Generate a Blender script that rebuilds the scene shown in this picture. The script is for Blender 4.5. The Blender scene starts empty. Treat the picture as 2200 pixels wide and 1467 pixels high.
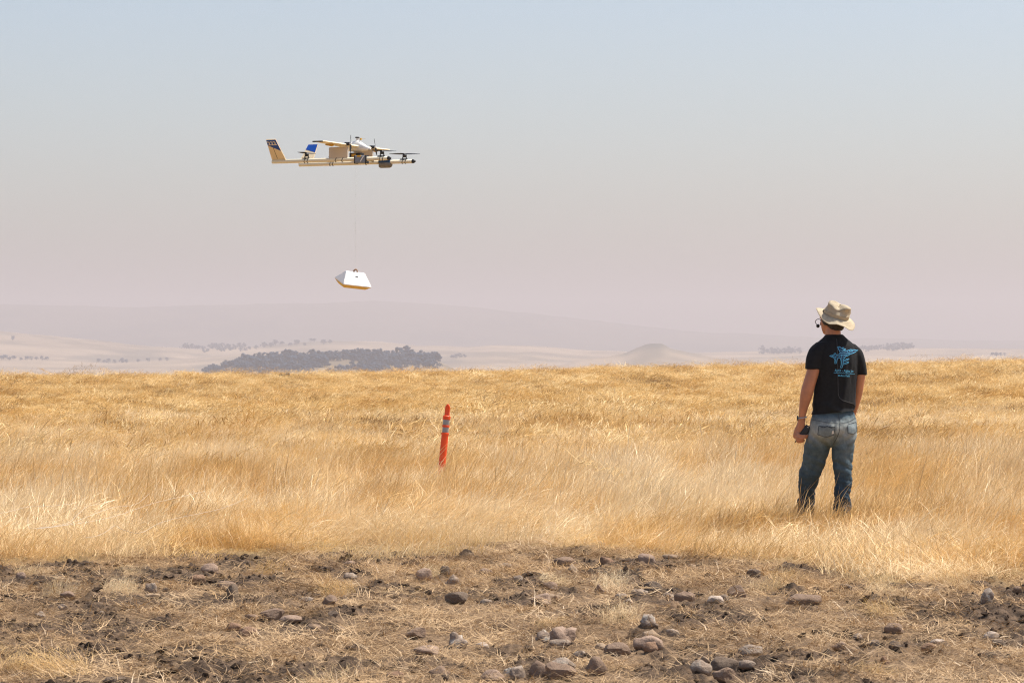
import bpy, bmesh, math, random
import numpy as np
from mathutils import Vector, Matrix, geometry
from mathutils.bvhtree import BVHTree

scene = bpy.context.scene
COL = scene.collection
R = math.radians

# ------------------------------------------------------------------ camera, sky, sun, exposure
CAM_Z = 1.575
FPX = 6111.0                    # focal length in pixels of the 2200 px wide frame (100 mm lens)
cam_d = bpy.data.cameras.new('camera')
cam_d.lens = 100.0; cam_d.sensor_width = 36.0
cam_d.clip_start = 0.1; cam_d.clip_end = 60000.0
cam_d.dof.use_dof = True; cam_d.dof.focus_distance = 24.0; cam_d.dof.aperture_fstop = 14.0
cam = bpy.data.objects.new('camera', cam_d); COL.objects.link(cam)
cam.location = (0, 0, CAM_Z); cam.rotation_euler = (R(90), 0, 0)
scene.camera = cam

SUN_EL, SUN_AZ = 61.0, 72.0     # azimuth clockwise from the view direction
world = bpy.data.worlds.new('World'); scene.world = world; world.use_nodes = True
wn = world.node_tree.nodes; wl = world.node_tree.links
for n in list(wn): wn.remove(n)
sky = wn.new('ShaderNodeTexSky'); sky.sky_type = 'NISHITA'; sky.sun_disc = False
sky.sun_elevation = R(SUN_EL); sky.sun_rotation = R(SUN_AZ)
sky.altitude = 100; sky.air_density = 1.0; sky.dust_density = 2.3; sky.ozone_density = 1.8
bg = wn.new('ShaderNodeBackground'); bg.inputs['Strength'].default_value = 0.13
wo = wn.new('ShaderNodeOutputWorld')
wl.new(sky.outputs[0], bg.inputs['Color']); wl.new(bg.outputs[0], wo.inputs['Surface'])

sun_d = bpy.data.lights.new('sun', 'SUN'); sun_d.energy = 5.0; sun_d.angle = R(0.6); sun_d.color = (1.0, 0.95, 0.87)
sun = bpy.data.objects.new('sun', sun_d); COL.objects.link(sun)
sdir = Vector((math.cos(R(SUN_EL))*math.sin(R(SUN_AZ)), math.cos(R(SUN_EL))*math.cos(R(SUN_AZ)), math.sin(R(SUN_EL))))
sun.rotation_euler = (-sdir).to_track_quat('-Z', 'Y').to_euler(); sun.location = (0, 0, 30)

vs = scene.view_settings
vs.view_transform = 'Standard'; vs.look = 'None'; vs.exposure = 0.35; vs.gamma = 1.0; vs.use_curve_mapping = False
scene.cycles.use_denoising = True; scene.cycles.denoiser = 'OPENIMAGEDENOISE'
scene.cycles.denoising_input_passes = 'RGB_ALBEDO_NORMAL'; scene.cycles.denoising_prefilter = 'NONE'; scene.cycles.filter_width = 1.15
scene.cycles.max_bounces = 4; scene.cycles.diffuse_bounces = 3; scene.cycles.transmission_bounces = 3
scene.cycles.volume_bounces = 0
scene.cycles.use_adaptive_sampling = True; scene.cycles.adaptive_threshold = 0.015

# ------------------------------------------------------------------ helpers
def obj(name, me, mat=None, parent=None, smooth=False):
    if isinstance(me, bmesh.types.BMesh):
        m = bpy.data.meshes.new(name); me.to_mesh(m); me.free(); me = m
    if smooth: me.polygons.foreach_set('use_smooth', [True]*len(me.polygons))
    if mat is not None and not me.materials: me.materials.append(mat)
    o = bpy.data.objects.new(name, me); COL.objects.link(o)
    if parent is not None: o.parent = parent
    return o
def tag(o, label=None, cat=None, group=None, kind=None):
    if label: o['label'] = label
    if cat: o['category'] = cat
    if group: o['group'] = group
    if kind: o['kind'] = kind
    return o
def empty(name, loc=(0,0,0), rot=(0,0,0)):
    o = bpy.data.objects.new(name, None); COL.objects.link(o); o.location = loc; o.rotation_euler = rot
    o.empty_display_size = 0.1
    return o

def _hash(ix, iy, seed):
    h = (ix.astype(np.int64)*374761393 + iy.astype(np.int64)*668265263 + seed*1274126177) & 0xffffffff
    h = ((h ^ (h >> 13)) * 1274126177) & 0xffffffff
    return ((h ^ (h >> 16)) & 0xffffff) / float(0xffffff)
def vnoise(x, y, seed=0):
    x = np.asarray(x, float); y = np.asarray(y, float)
    ix = np.floor(x); iy = np.floor(y); fx = x-ix; fy = y-iy
    fx = fx*fx*(3-2*fx); fy = fy*fy*(3-2*fy)
    a = _hash(ix,iy,seed); b = _hash(ix+1,iy,seed); c = _hash(ix,iy+1,seed); d = _hash(ix+1,iy+1,seed)
    return (a*(1-fx)+b*fx)*(1-fy)+(c*(1-fx)+d*fx)*fy
def fbm(x, y, seed=0, octv=4, gain=0.5):
    s = 0; a = 1; t = 0
    for k in range(octv):
        s = s + a*vnoise(np.asarray(x)*2**k+17.3*k, np.asarray(y)*2**k-9.1*k, seed+k); t += a; a *= gain
    return s/t
def sstep(a, b, v):
    t = np.clip((np.asarray(v, float)-a)/(b-a), 0, 1); return t*t*(3-2*t)

# ------------------------------------------------------------------ materials
def new_mat(name):
    m = bpy.data.materials.new(name); m.use_nodes = True
    nt = m.node_tree
    for n in list(nt.nodes): nt.nodes.remove(n)
    out = nt.nodes.new('ShaderNodeOutputMaterial')
    return m, nt, out
def N(nt, typ, **kw):
    n = nt.nodes.new(typ)
    for k, v in kw.items():
        if k.startswith('i_'):
            key = k[2:]; key = int(key) if key.isdigit() else key.replace('_', ' ')
            n.inputs[key].default_value = v
        else: setattr(n, k, v)
    return n
def L(nt, a, b): nt.links.new(a, b)
def rgba(c): return (c[0], c[1], c[2], 1.0)
def ramp(nt, fac, stops):
    r = nt.nodes.new('ShaderNodeValToRGB')
    while len(r.color_ramp.elements) < len(stops): r.color_ramp.elements.new(0.5)
    for e, (p, c) in zip(r.color_ramp.elements, stops):
        e.position = p; e.color = rgba(c)
    L(nt, fac, r.inputs[0]); return r.outputs[0]
def mix(nt, fac, a, b, mode='MIX'):
    m = nt.nodes.new('ShaderNodeMix'); m.data_type = 'RGBA'; m.blend_type = mode
    for s, v in ((m.inputs[0], fac), (m.inputs[6], a), (m.inputs[7], b)):
        if hasattr(v, 'is_output'): L(nt, v, s)
        elif isinstance(v, (int, float)): s.default_value = v
        else: s.default_value = rgba(v)
    return m.outputs[2]
def simple(name, col, rough=0.6, var=0.12, scale=30.0, bump=0.0, spec=0.4, metal=0.0, sheen=0.0, col2=None):
    m, nt, out = new_mat(name)
    p = N(nt, 'ShaderNodeBsdfPrincipled'); p.inputs['Roughness'].default_value = rough
    p.inputs['Metallic'].default_value = metal; p.inputs['Specular IOR Level'].default_value = spec
    tc = N(nt, 'ShaderNodeTexCoord')
    no = N(nt, 'ShaderNodeTexNoise'); no.inputs['Scale'].default_value = scale; no.inputs['Detail'].default_value = 6
    L(nt, tc.outputs['Object'], no.inputs['Vector'])
    lo = tuple(c*(1-var) for c in col); hi = col2 or tuple(min(1, c*(1+var)) for c in col)
    c = ramp(nt, no.outputs[0], [(0.3, lo), (0.7, hi)])
    L(nt, c, p.inputs['Base Color'])
    if sheen: p.inputs['Sheen Weight'].default_value = sheen
    if bump:
        b = N(nt, 'ShaderNodeBump'); b.inputs['Strength'].default_value = bump; b.inputs['Distance'].default_value = 0.01
        L(nt, no.outputs[0], b.inputs['Height']); L(nt, b.outputs[0], p.inputs['Normal'])
    L(nt, p.outputs[0], out.inputs[0])
    return m

# dry grass: straw colours vary over the field and from blade to blade
def grass_mat(name, cream, gold, brown, scale, transl=0.3, stops=(0.33, 0.43, 0.53)):
    m, nt, out = new_mat(name)
    geo = N(nt, 'ShaderNodeNewGeometry')
    mp = N(nt, 'ShaderNodeMapping'); mp.inputs['Scale'].default_value = (scale*0.8, scale*1.1, scale)
    L(nt, geo.outputs['Position'], mp.inputs[0])
    n1 = N(nt, 'ShaderNodeTexNoise'); n1.inputs['Scale'].default_value = 1.0; n1.inputs['Detail'].default_value = 5; n1.inputs['Roughness'].default_value = 0.6
    L(nt, mp.outputs[0], n1.inputs['Vector'])
    c1 = ramp(nt, n1.outputs[0], [(stops[0], brown), (stops[1], gold), (stops[2], cream), (0.75, cream)])
    at = N(nt, 'ShaderNodeAttribute', attribute_name='tone')
    tone = ramp(nt, at.outputs['Fac'], [(0.0, (0.62, 0.56, 0.48)), (0.5, (1, 1, 1)), (1.0, (1.12, 1.12, 1.1))])
    n3 = N(nt, 'ShaderNodeTexNoise'); n3.inputs['Scale'].default_value = 0.11; n3.inputs['Detail'].default_value = 3
    L(nt, geo.outputs['Position'], n3.inputs['Vector'])
    c1 = mix(nt, 0.75, c1, ramp(nt, n3.outputs[0], [(0.36, (0.88, 0.78, 0.6)), (0.52, (1, 1, 1)), (0.7, (1.06, 1.07, 1.1))]), 'MULTIPLY')
    oi = N(nt, 'ShaderNodeObjectInfo')
    c1 = mix(nt, 1.0, c1, ramp(nt, oi.outputs['Random'], [(0.0, (0.82, 0.77, 0.68)), (0.45, (1, 1, 1)), (1.0, (1.07, 1.07, 1.05))]), 'MULTIPLY')
    c2 = mix(nt, 1.0, c1, tone, 'MULTIPLY')
    d = N(nt, 'ShaderNodeBsdfDiffuse'); t = N(nt, 'ShaderNodeBsdfTranslucent')
    L(nt, c2, d.inputs[0]); L(nt, c2, t.inputs[0])
    g = N(nt, 'ShaderNodeBsdfGlossy'); g.inputs['Roughness'].default_value = 0.45; g.inputs[0].default_value = (1, 0.95, 0.85, 1)
    ms = N(nt, 'ShaderNodeMixShader'); ms.inputs[0].default_value = transl
    L(nt, d.outputs[0], ms.inputs[1]); L(nt, t.outputs[0], ms.inputs[2])
    m2 = N(nt, 'ShaderNodeMixShader'); m2.inputs[0].default_value = 0.04
    L(nt, ms.outputs[0], m2.inputs[1]); L(nt, g.outputs[0], m2.inputs[2])
    L(nt, m2.outputs[0], out.inputs[0])
    return m

# ------------------------------------------------------------------ terrain
def ximg(x, y): return 1100 + FPX*x/np.maximum(y, 0.01)
def boundary(xi):               # distance at which the stony strip gives way to tall grass
    return np.interp(xi, [-400, 0, 300, 700, 1100, 1500, 1750, 1950, 2250, 2600], [20.6, 20.7, 20.4, 20.9, 21.4, 20.8, 19.6, 18.8, 18.3, 18.3])
def softplus(v, k): return k*np.log1p(np.exp(np.clip(v/k, -40, 40)))
RIDGES = [  # distance, half depth, crest as (x, y) in the 2200 px frame
 (12000, 1700, [(-2500,640),(-600,650),(0,657),(250,664),(450,660),(800,651),(1000,662),(1200,684),(1350,702),(1500,715),(1800,728),(2200,735),(2900,715),(5000,700)]),
 (6500, 900, [(-2500,680),(-600,690),(0,712),(150,728),(300,744),(420,752),(560,748),(660,738),(720,735),(820,738),(900,746),(1000,748),(1060,743),(1140,744),(1250,753),(1400,760),(1700,757),(1950,748),(2200,750),(2900,740),(5000,735)]),
 (5400, 620, [(-2500,745),(-300,758),(0,764),(100,771),(250,779),(400,772),(500,763),(620,758),(760,764),(900,770),(1000,762),(1060,757),(1200,766),(1330,775),(1600,771),(1800,764),(2200,766),(2900,755),(5000,750)]),
 (4700, 330, [(-2500,800),(1180,795),(1240,778),(1300,771),(1340,764),(1372,750),(1388,744),(1396,742.5),(1420,742),(1430,746),(1438,752),(1480,761),(1530,770),(1620,778),(1700,795),(5000,800)]),
 (3000, 330, [(-2500,830),(350,826),(430,803),(480,789),(560,778),(650,772),(800,768),(890,767),(930,772),(965,788),(1000,806),(1040,826),(5000,830)]),
]
MICRO = True
def gz(x, y, micro=True):
    x = np.asarray(x, float); y = np.asarray(y, float)
    d = np.hypot(x, y); yy = np.where(y > 0, np.maximum(y, 0.3*d), 0.3*d)
    t = sstep(22, 150, d)
    z = t*(-0.56 + 0.0215*softplus(x*150/np.maximum(d,30)+9.0, 2.5))
    z = z + (fbm(x*0.16, y*0.11, 5, 3)-0.5)*0.34*sstep(26, 90, d) + (fbm(x*0.6, y*0.6, 8, 3)-0.5)*0.07*sstep(24, 32, d)
    fall = 46*sstep(152, 820, d)
    z = z - fall
    far = d > 500
    if np.any(far):
        xf, yf, df = x[far], yy[far], d[far]
        xi = 1100 + FPX*xf/yf
        base = z[far]; top = base.copy()
        for D, w, prof in RIDGES:
            px = [p[0] for p in prof]; py = [p[1] for p in prof]
            crest = CAM_Z + (735-np.interp(xi, px, py))*D/FPX
            wob = D + (fbm(xf/(w*1.6), df/(w*1.6), int(D), 3)-0.5)*w*0.7
            g = np.exp(-((df-wob)/w)**2)
            hgt = -46 + (crest+46)*g + (fbm(xf/190, df/260, int(D)+7, 4)-0.5)*D*0.0016*g
            top = np.maximum(top, hgt)
        z = z.copy(); z[far] = np.where(df > 900, top, base + (top-base)*sstep(500, 900, df))
    if micro:
        near = d < 26
        if np.any(near):
            xn, yn = x[near], y[near]
            f = 1-sstep(19.5, 25, d[near])
            m = (fbm(xn*2.2, yn*1.6, 21, 3)-0.5)*0.07 + np.abs(fbm(xn*9, yn*7, 31, 4, 0.6)-0.5)*0.075 + (fbm(xn*30, yn*26, 41, 2)-0.5)*0.022
            m = m*(0.8 + 0.9*soil_field(xn, yn))
            z = z.copy(); z[near] += m*f
    return z
def gz1(x, y): return float(gz(np.array([x]), np.array([y]))[0])
def ground_at(px, py):
    """ground point seen at a pixel of the 2200 px frame"""
    d = FPX*CAM_Z/max(py-735, 8)
    for _ in range(6):
        x = (px-1100)*d/FPX
        d = FPX*(CAM_Z-gz1(x, d))/(py-735)
    return x, d, gz1(x, d)

def soil_field(x, y):
    """0 = straw covered, 1 = bare dark soil, inside the stony strip"""
    n = fbm(x*2.5, y*1.35, 61, 5, 0.68)
    big = fbm(x*0.33+4, y*0.4, 71, 2)
    return sstep(0.44, 0.60, n + (big-0.5)*0.26)
def build_ground():
    ang = np.concatenate([np.linspace(-180, -40, 15)[:-1], np.linspace(-40, -12.6, 14)[:-1], np.linspace(-12.6, 12.6, 520), np.linspace(12.6, 40, 14)[1:], np.linspace(40, 180, 15)[1:]])
    rows = np.concatenate([[0.2, 1, 2, 4, 6, 8, 9.5, 10.5], np.arange(11, 22, 0.034), np.geomspace(22, 60, 90)[1:], np.geomspace(60, 220, 120)[1:], np.geomspace(220, 2000, 50)[1:], np.geomspace(2000, 15200, 130)[1:]])
    A, D = np.meshgrid(np.radians(ang), rows)
    X = D*np.sin(A); Y = D*np.cos(A)
    X1, Y1 = X.ravel(), Y.ravel()
    Z1 = gz(X1, Y1)
    nr, nc = A.shape
    me = bpy.data.meshes.new('ground')
    co = np.stack([X1, Y1, Z1], 1)
    idx = np.arange(nr*nc).reshape(nr, nc)
    q = np.stack([idx[:-1,:-1], idx[:-1,1:], idx[1:,1:], idx[1:,:-1]], -1).reshape(-1, 4)[:, ::-1]
    me.vertices.add(len(co)); me.vertices.foreach_set('co', co.ravel())
    me.loops.add(q.size); me.loops.foreach_set('vertex_index', q.ravel().astype(np.int32))
    me.polygons.add(len(q)); me.polygons.foreach_set('loop_start', np.arange(0, q.size, 4, dtype=np.int32))
    me.polygons.foreach_set('use_smooth', [True]*len(q))
    me.update(calc_edges=True)
    xi = 1100 + FPX*np.tan(np.clip(A.ravel(), -1.2, 1.2))
    b = boundary(xi) + (fbm(X1*0.8, Y1*0.8, 91, 3)-0.5)*2.6
    soil = (1-sstep(-0.3, 0.9, np.hypot(X1, Y1)-b))
    at = me.attributes.new('strip', 'FLOAT', 'POINT'); at.data.foreach_set('value', soil.astype(np.float32))
    dd = np.hypot(X1, Y1)
    scrub = sstep(0.56, 0.68, fbm(X1/240, Y1/420, 131, 4, 0.6))*0.55*sstep(900, 2000, dd)
    butte = np.exp(-((xi-1405)/45)**2)*np.exp(-((dd-4650)/420)**2)*sstep(-30, -4, Z1)
    scrub = np.clip(np.maximum(scrub, butte*0.95) + sstep(8200, 9800, dd)*0.85, 0, 1)
    at = me.attributes.new('scrub', 'FLOAT', 'POINT'); at.data.foreach_set('value', scrub.astype(np.float32))
    at = me.attributes.new('bare', 'FLOAT', 'POINT'); at.data.foreach_set('value', (soil_field(X1, Y1)*soil).astype(np.float32))
    return me
def ground_mat():
    m, nt, out = new_mat('dry_ground')
    geo = N(nt, 'ShaderNodeNewGeometry')
    def noise(scale, detail=6, rough=0.6):
        n = N(nt, 'ShaderNodeTexNoise'); n.inputs['Scale'].default_value = scale; n.inputs['Detail'].default_value = detail; n.inputs['Roughness'].default_value = rough
        L(nt, geo.outputs['Position'], n.inputs['Vector']); return n.outputs[0]
    strip = N(nt, 'ShaderNodeAttribute', attribute_name='strip').outputs['Fac']
    bare = N(nt, 'ShaderNodeAttribute', attribute_name='bare').outputs['Fac']
    n_f = noise(14.0, 8, 0.7)
    soil = ramp(nt, n_f, [(0.36, (0.032, 0.022, 0.015)), (0.5, (0.085, 0.056, 0.036)), (0.66, (0.2, 0.132, 0.082))])
    straw = ramp(nt, noise(40.0, 4, 0.7), [(0.3, (0.085, 0.055, 0.034)), (0.5, (0.19, 0.123, 0.07)), (0.7, (0.33, 0.22, 0.125))])
    c_strip = mix(nt, bare, straw, soil)
    field = ramp(nt, noise(1.3, 6), [(0.35, (0.26, 0.165, 0.07)), (0.6, (0.42, 0.29, 0.13))])
    hill = ramp(nt, noise(0.004, 8, 0.65), [(0.36, (0.19, 0.145, 0.09)), (0.5, (0.33, 0.245, 0.16)), (0.65, (0.42, 0.31, 0.205))])
    cd = N(nt, 'ShaderNodeVectorMath', operation='LENGTH'); L(nt, geo.outputs['Position'], cd.inputs[0])
    mr = N(nt, 'ShaderNodeMapRange'); mr.inputs[1].default_value = 220; mr.inputs[2].default_value = 900
    L(nt, cd.outputs['Value'], mr.inputs[0])
    c = mix(nt, mr.outputs[0], field, hill)
    c = mix(nt, N(nt, 'ShaderNodeAttribute', attribute_name='scrub').outputs['Fac'], c, (0.075, 0.075, 0.055))
    c = mix(nt, strip, c, c_strip)
    p = N(nt, 'ShaderNodeBsdfPrincipled'); p.inputs['Roughness'].default_value = 0.95; p.inputs['Specular IOR Level'].default_value = 0.15
    L(nt, c, p.inputs['Base Color'])
    bp = N(nt, 'ShaderNodeBump'); bp.inputs['Strength'].default_value = 0.8; bp.inputs['Distance'].default_value = 0.03
    L(nt, n_f, bp.inputs['Height']); L(nt, bp.outputs[0], p.inputs['Normal'])
    L(nt, p.outputs[0], out.inputs[0]); return m
ground = obj('ground', build_ground(), ground_mat())
tag(ground, 'rolling dry field with a stony foreground and far golden hills', 'ground', kind='structure')

# ------------------------------------------------------------------ haze: smoky air filling the valley
def build_haze():
    bm = bmesh.new(); bmesh.ops.create_cube(bm, size=1.0)
    lo = Vector((-15600, -15600, -60)); hi = Vector((15600, 15600, 230))
    for v in bm.verts: v.co = Vector([lo[i] + (v.co[i]+0.5)*(hi[i]-lo[i]) for i in range(3)])
    m, nt, out = new_mat('smoky_air')
    pv = N(nt, 'ShaderNodeVolumePrincipled')
    pv.inputs['Color'].default_value = HAZE_COL
    pv.inputs['Density'].default_value = HAZE_DENS; pv.inputs['Anisotropy'].default_value = HAZE_G
    L(nt, pv.outputs[0], out.inputs['Volume'])
    h = obj('haze', bm, m)
    tag(h, 'pale smoky haze over the valley and hills', 'haze', kind='stuff')
HAZE_COL = (0.95, 0.82, 0.78, 1); HAZE_DENS = 0.000205; HAZE_G = 0.1
build_haze()
# ------------------------------------------------------------------ where the stones lie
# centre x, centre y, width, height in the frame; shape; colour; label
STONES = [
 (44,1239,20,12,'s','pk','small pinkish stone at the left edge, just below the tall grass'),
 (327,1261,26,21,'r','gr','round grey-brown stone alone in the upper left of the stubble'),
 (312,1264,14,10,'a','br','little brown stone touching the left of a round grey-brown one'),
 (419,1258,31,16,'s','rb','flat brown stone between the round one and the dark pair at upper left'),
 (449,1225,35,19,'r','pk','pinkish stone just under the tall grass at upper left'),
 (490,1259,39,19,'r','br','rounded brown stone leaning behind a dark jagged one'),
 (498,1276,26,26,'a','dk','dark jagged upright stone in front of a rounded brown one'),
 (358,1268,11,8,'a','dk','tiny dark stone right of the round grey-brown stone'),
 (328,1286,31,9,'s','tn','thin pale slab nearly buried below the round grey-brown stone'),
 (151,1283,31,13,'s','br','low flat brown stone near the left edge of the stubble'),
 (137,1306,19,11,'a','gr','small grey angular stone at left in the dark soil'),
 (232,1307,10,6,'r','pl','tiny white pebble at left'),
 (86,1323,24,13,'l','gr','pale grey stone half hidden in straw near the left edge'),
 (659,1291,26,14,'s','gr','low grey stone left of a dark brown rounded stone'),
 (706,1294,32,19,'l','br','dark brown double-humped stone left of centre'),
 (737,1288,15,10,'a','dk','small dark stone right of the double-humped brown stone'),
 (541,1331,34,11,'s','br','thin brown slab end left of the tilted slab'),
 (578,1332,50,20,'w','br','long brown slab tilted up to the right, left of centre'),
 (625,1330,46,13,'s','pk','flat pinkish slab just right of the tilted brown slab'),
 (499,1348,34,18,'l','rb','red-brown stone behind the larger red-brown one at lower left'),
 (533,1360,46,19,'l','rb','larger lumpy red-brown stone at lower left'),
 (673,1353,31,16,'s','br','flat brown stone right of the red-brown pair'),
 (708,1343,21,11,'a','dk','small dark angular stone above the flat brown one'),
 (731,1360,20,12,'r','br','small brown stone right of the flat brown one'),
 (247,1463,46,11,'s','dk','flat dark stone cut by the bottom edge at lower left'),
 (752,1215,24,11,'s','pk','pale pink flat stone at the grass edge left of centre'),
 (755,1236,27,14,'r','gr','grey-pink rounded stone under a pale pink flat one'),
 (910,1236,33,24,'r','pk','smooth pinkish egg-shaped stone in the upper middle'),
 (955,1231,22,20,'r','dk','dark brown stone behind a mottled grey one in the upper middle'),
 (970,1248,30,20,'l','gr','mottled grey stone in front of a dark brown one in the upper middle'),
 (1043,1229,27,12,'s','pk','low pinkish slab right of the egg-shaped stone'),
 (1086,1221,27,11,'s','gr','pale flat stone at the grass edge in the middle'),
 (1112,1244,21,14,'r','gr','small blue-grey round stone in the middle of the stubble'),
 (1211,1207,50,18,'s','br','wide flat brown stone with shadowed underside at the grass edge'),
 (1229,1226,25,21,'l','tn','tan stone below the wide flat brown stone'),
 (1302,1209,34,17,'l','rb','brown stone at the grass edge between flat brown and pinkish ones'),
 (1389,1203,35,19,'r','pk','rounded pinkish stone at the grass edge right of centre'),
 (1443,1202,31,9,'s','tn','thin pale slab at the grass edge right of centre'),
 (1340,1231,16,6,'s','pl','tiny white flat stone right of centre'),
 (1181,1261,31,16,'a','br','brown stone with shadowed left side near the middle'),
 (1288,1266,21,21,'w','br','small pointed brown stone right of the middle'),
 (1401,1264,37,23,'a','dk','dark brown angular block behind a smooth grey stone'),
 (1381,1281,34,17,'r','gr','smooth grey stone in front of a dark angular block'),
 (1334,1283,24,11,'s','gr','low grey stone left of the smooth grey one'),
 (1436,1286,27,18,'r','gr','grey stone touching the left end of a brown one'),
 (1472,1283,45,21,'s','br','long brown rounded stone with a grey one at its left end'),
 (981,1291,47,23,'a','dk','black-brown angular rock in the middle distance of the stubble'),
 (1044,1293,24,9,'s','gr','flat grey stone right of the black-brown angular rock'),
 (1162,1290,41,20,'w','pk','pinkish sloping stone in the middle, left of a tan one'),
 (1187,1286,27,17,'l','tn','tan stone touching the right of a pinkish sloping one'),
 (1350,1295,21,12,'l','gr','small grey stone below the low grey one'),
 (893,1366,43,20,'w','br','brown pointed slab tapering to the right in the lower middle'),
 (985,1378,39,32,'l','mt','rough mottled grey-white rock standing alone in the lower middle'),
 (913,1406,50,17,'s','pk','half-buried pinkish slab below the brown pointed slab'),
 (1036,1392,27,13,'r','pl','pale pink stone right of the rough mottled rock'),
 (1166,1369,31,24,'l','mt','mottled grey rock left of the big broken boulder'),
 (1210,1374,54,38,'l','pk','big brown boulder with a broken grey face in front'),
 (1203,1387,44,17,'a','gr','broken grey piece leaning at the foot of the big boulder'),
 (1399,1350,36,26,'l','mt','topmost mottled rock of the row of rocks running towards the camera'),
 (1399,1369,41,24,'l','tn','pale tan rock second in the row running towards the camera'),
 (1398,1391,60,22,'s','pk','wide pinkish slab third in the row running towards the camera'),
 (1399,1406,31,20,'l','rb','small brown rock nearest in the row running towards the camera'),
 (1445,1362,27,14,'s','gr','low grey stone right of the row of rocks'),
 (1327,1399,54,25,'a','br','brown flat-topped block left of the row of rocks'),
 (1292,1392,27,14,'s','tn','flat tan stone touching the left of the flat-topped block'),
 (1246,1411,30,16,'r','gr','grey-brown stone below the big broken boulder'),
 (1281,1433,44,36,'r','br','rounded brown boulder at the bottom right of the boulder cluster'),
 (1160,1440,46,33,'r','br','left brown boulder of the cluster at the bottom middle'),
 (1210,1431,52,24,'r','gr','pale smooth boulder at the back of the bottom cluster'),
 (1206,1449,62,33,'w','br','tilted brown slab at the front of the bottom cluster'),
 (1112,1446,32,25,'r','gr','grey-pink round stone left of the bottom cluster'),
 (1092,1442,21,17,'l','mt','small rough stone left of the grey-pink round one'),
 (1056,1459,54,28,'r','pk','pinkish brown boulder cut by the bottom edge'),
 (943,1451,44,20,'r','br','low brown boulder near the bottom edge left of the pinkish one'),
 (957,1463,14,10,'a','dk','small dark stone under the low brown boulder at the bottom edge'),
 (849,1455,36,17,'s','rb','flat reddish stone near the bottom edge'),
 (1584,1275,37,25,'a','br','dark brown peaked rock right of centre'),
 (1552,1288,27,16,'s','dk','dark flat stone below the left of the peaked rock'),
 (1548,1308,35,12,'s','pl','pale whitish flat stone below the peaked rock'),
 (1724,1290,71,21,'s','br','long dark brown log-shaped stone below the man'),
 (1621,1236,28,15,'a','dk','dark brown stone above right of the peaked rock'),
 (1817,1263,27,12,'a','dk','dark broken piece right of the log-shaped stone'),
 (2133,1292,26,28,'r','mt','pale lichen-covered round ball of a stone near the right edge'),
 (2187,1276,20,12,'r','br','brown stone by the right edge above the lichen ball'),
 (2136,1366,32,14,'s','pl','white-pink flat stone near the right edge'),
 (2151,1388,28,19,'w','dk','dark grey wedge below the white-pink flat stone'),
 (1922,1353,40,20,'s','br','flat brown stone at lower right between dark patches'),
 (1803,1392,29,20,'w','br','brown wedge at lower right, left of the small grey stones'),
 (1850,1379,21,11,'a','gr','small grey stone right of the brown wedge'),
 (1862,1389,14,10,'r','br','tiny brown stone under a small grey one'),
 (1892,1393,19,12,'r','gr','small pale stone left of a black angular one'),
 (1924,1393,26,16,'a','dk','black angular stone at lower right'),
 (1900,1421,21,15,'a','rb','dark reddish clod below the black angular stone'),
 (2003,1397,31,15,'s','rb','flat red-brown stone at lower right'),
 (2012,1379,30,9,'s','pl','thin pale slab above the flat red-brown stone'),
 (1617,1405,50,22,'r','gr','pale grey boulder right of the dark trio'),
 (1600,1418,34,14,'s','gr','pale slab touching the front of the pale grey boulder'),
 (1514,1418,24,15,'l','tn','tan stone behind the grey rounded boulder'),
 (1509,1436,44,26,'r','gr','grey rounded boulder left in the trio at the bottom'),
 (1557,1433,56,30,'r','dk','dark brown boulder at the back of the trio at the bottom'),
 (1556,1455,48,28,'a','br','brown block with light top at the front of the trio at the bottom'),
 (1481,1212,19,9,'r','tn','small tan stone at the grass edge right of centre'),
]
STONE_AT = []
for i, (cx, cy, w, h, kind, colr, label) in enumerate(STONES):
    x, y, z = ground_at(cx, cy + h*0.5 - 1)
    mpp = y/FPX
    W = w*mpp*1.10; H = h*mpp*1.5; Dp = W*(0.62+0.3*random.Random(i).random()); y += Dp*0.25
    zz = gz(x+W*np.array([0, -0.3, 0.3, 0, 0, -0.5, 0.5]), y+Dp*np.array([0, 0, 0, -0.5, 0.3, -0.4, -0.4]))
    STONE_AT.append((x, y, float(np.mean(zz)*0.4+np.max(zz)*0.6), W, Dp, H))
def stone_cover(x, y):
    """how much a stone's own bed and the place just in front of it thin out the litter"""
    s = np.zeros_like(x)
    for sx, sy, sz, W, Dp, H in STONE_AT:
        s = np.maximum(s, np.clip(1.5-np.sqrt(((x-sx)/(W*0.55+0.05))**2 + ((y-sy+0.10)/(Dp*0.5+0.16))**2), 0, 1))
    return s

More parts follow.
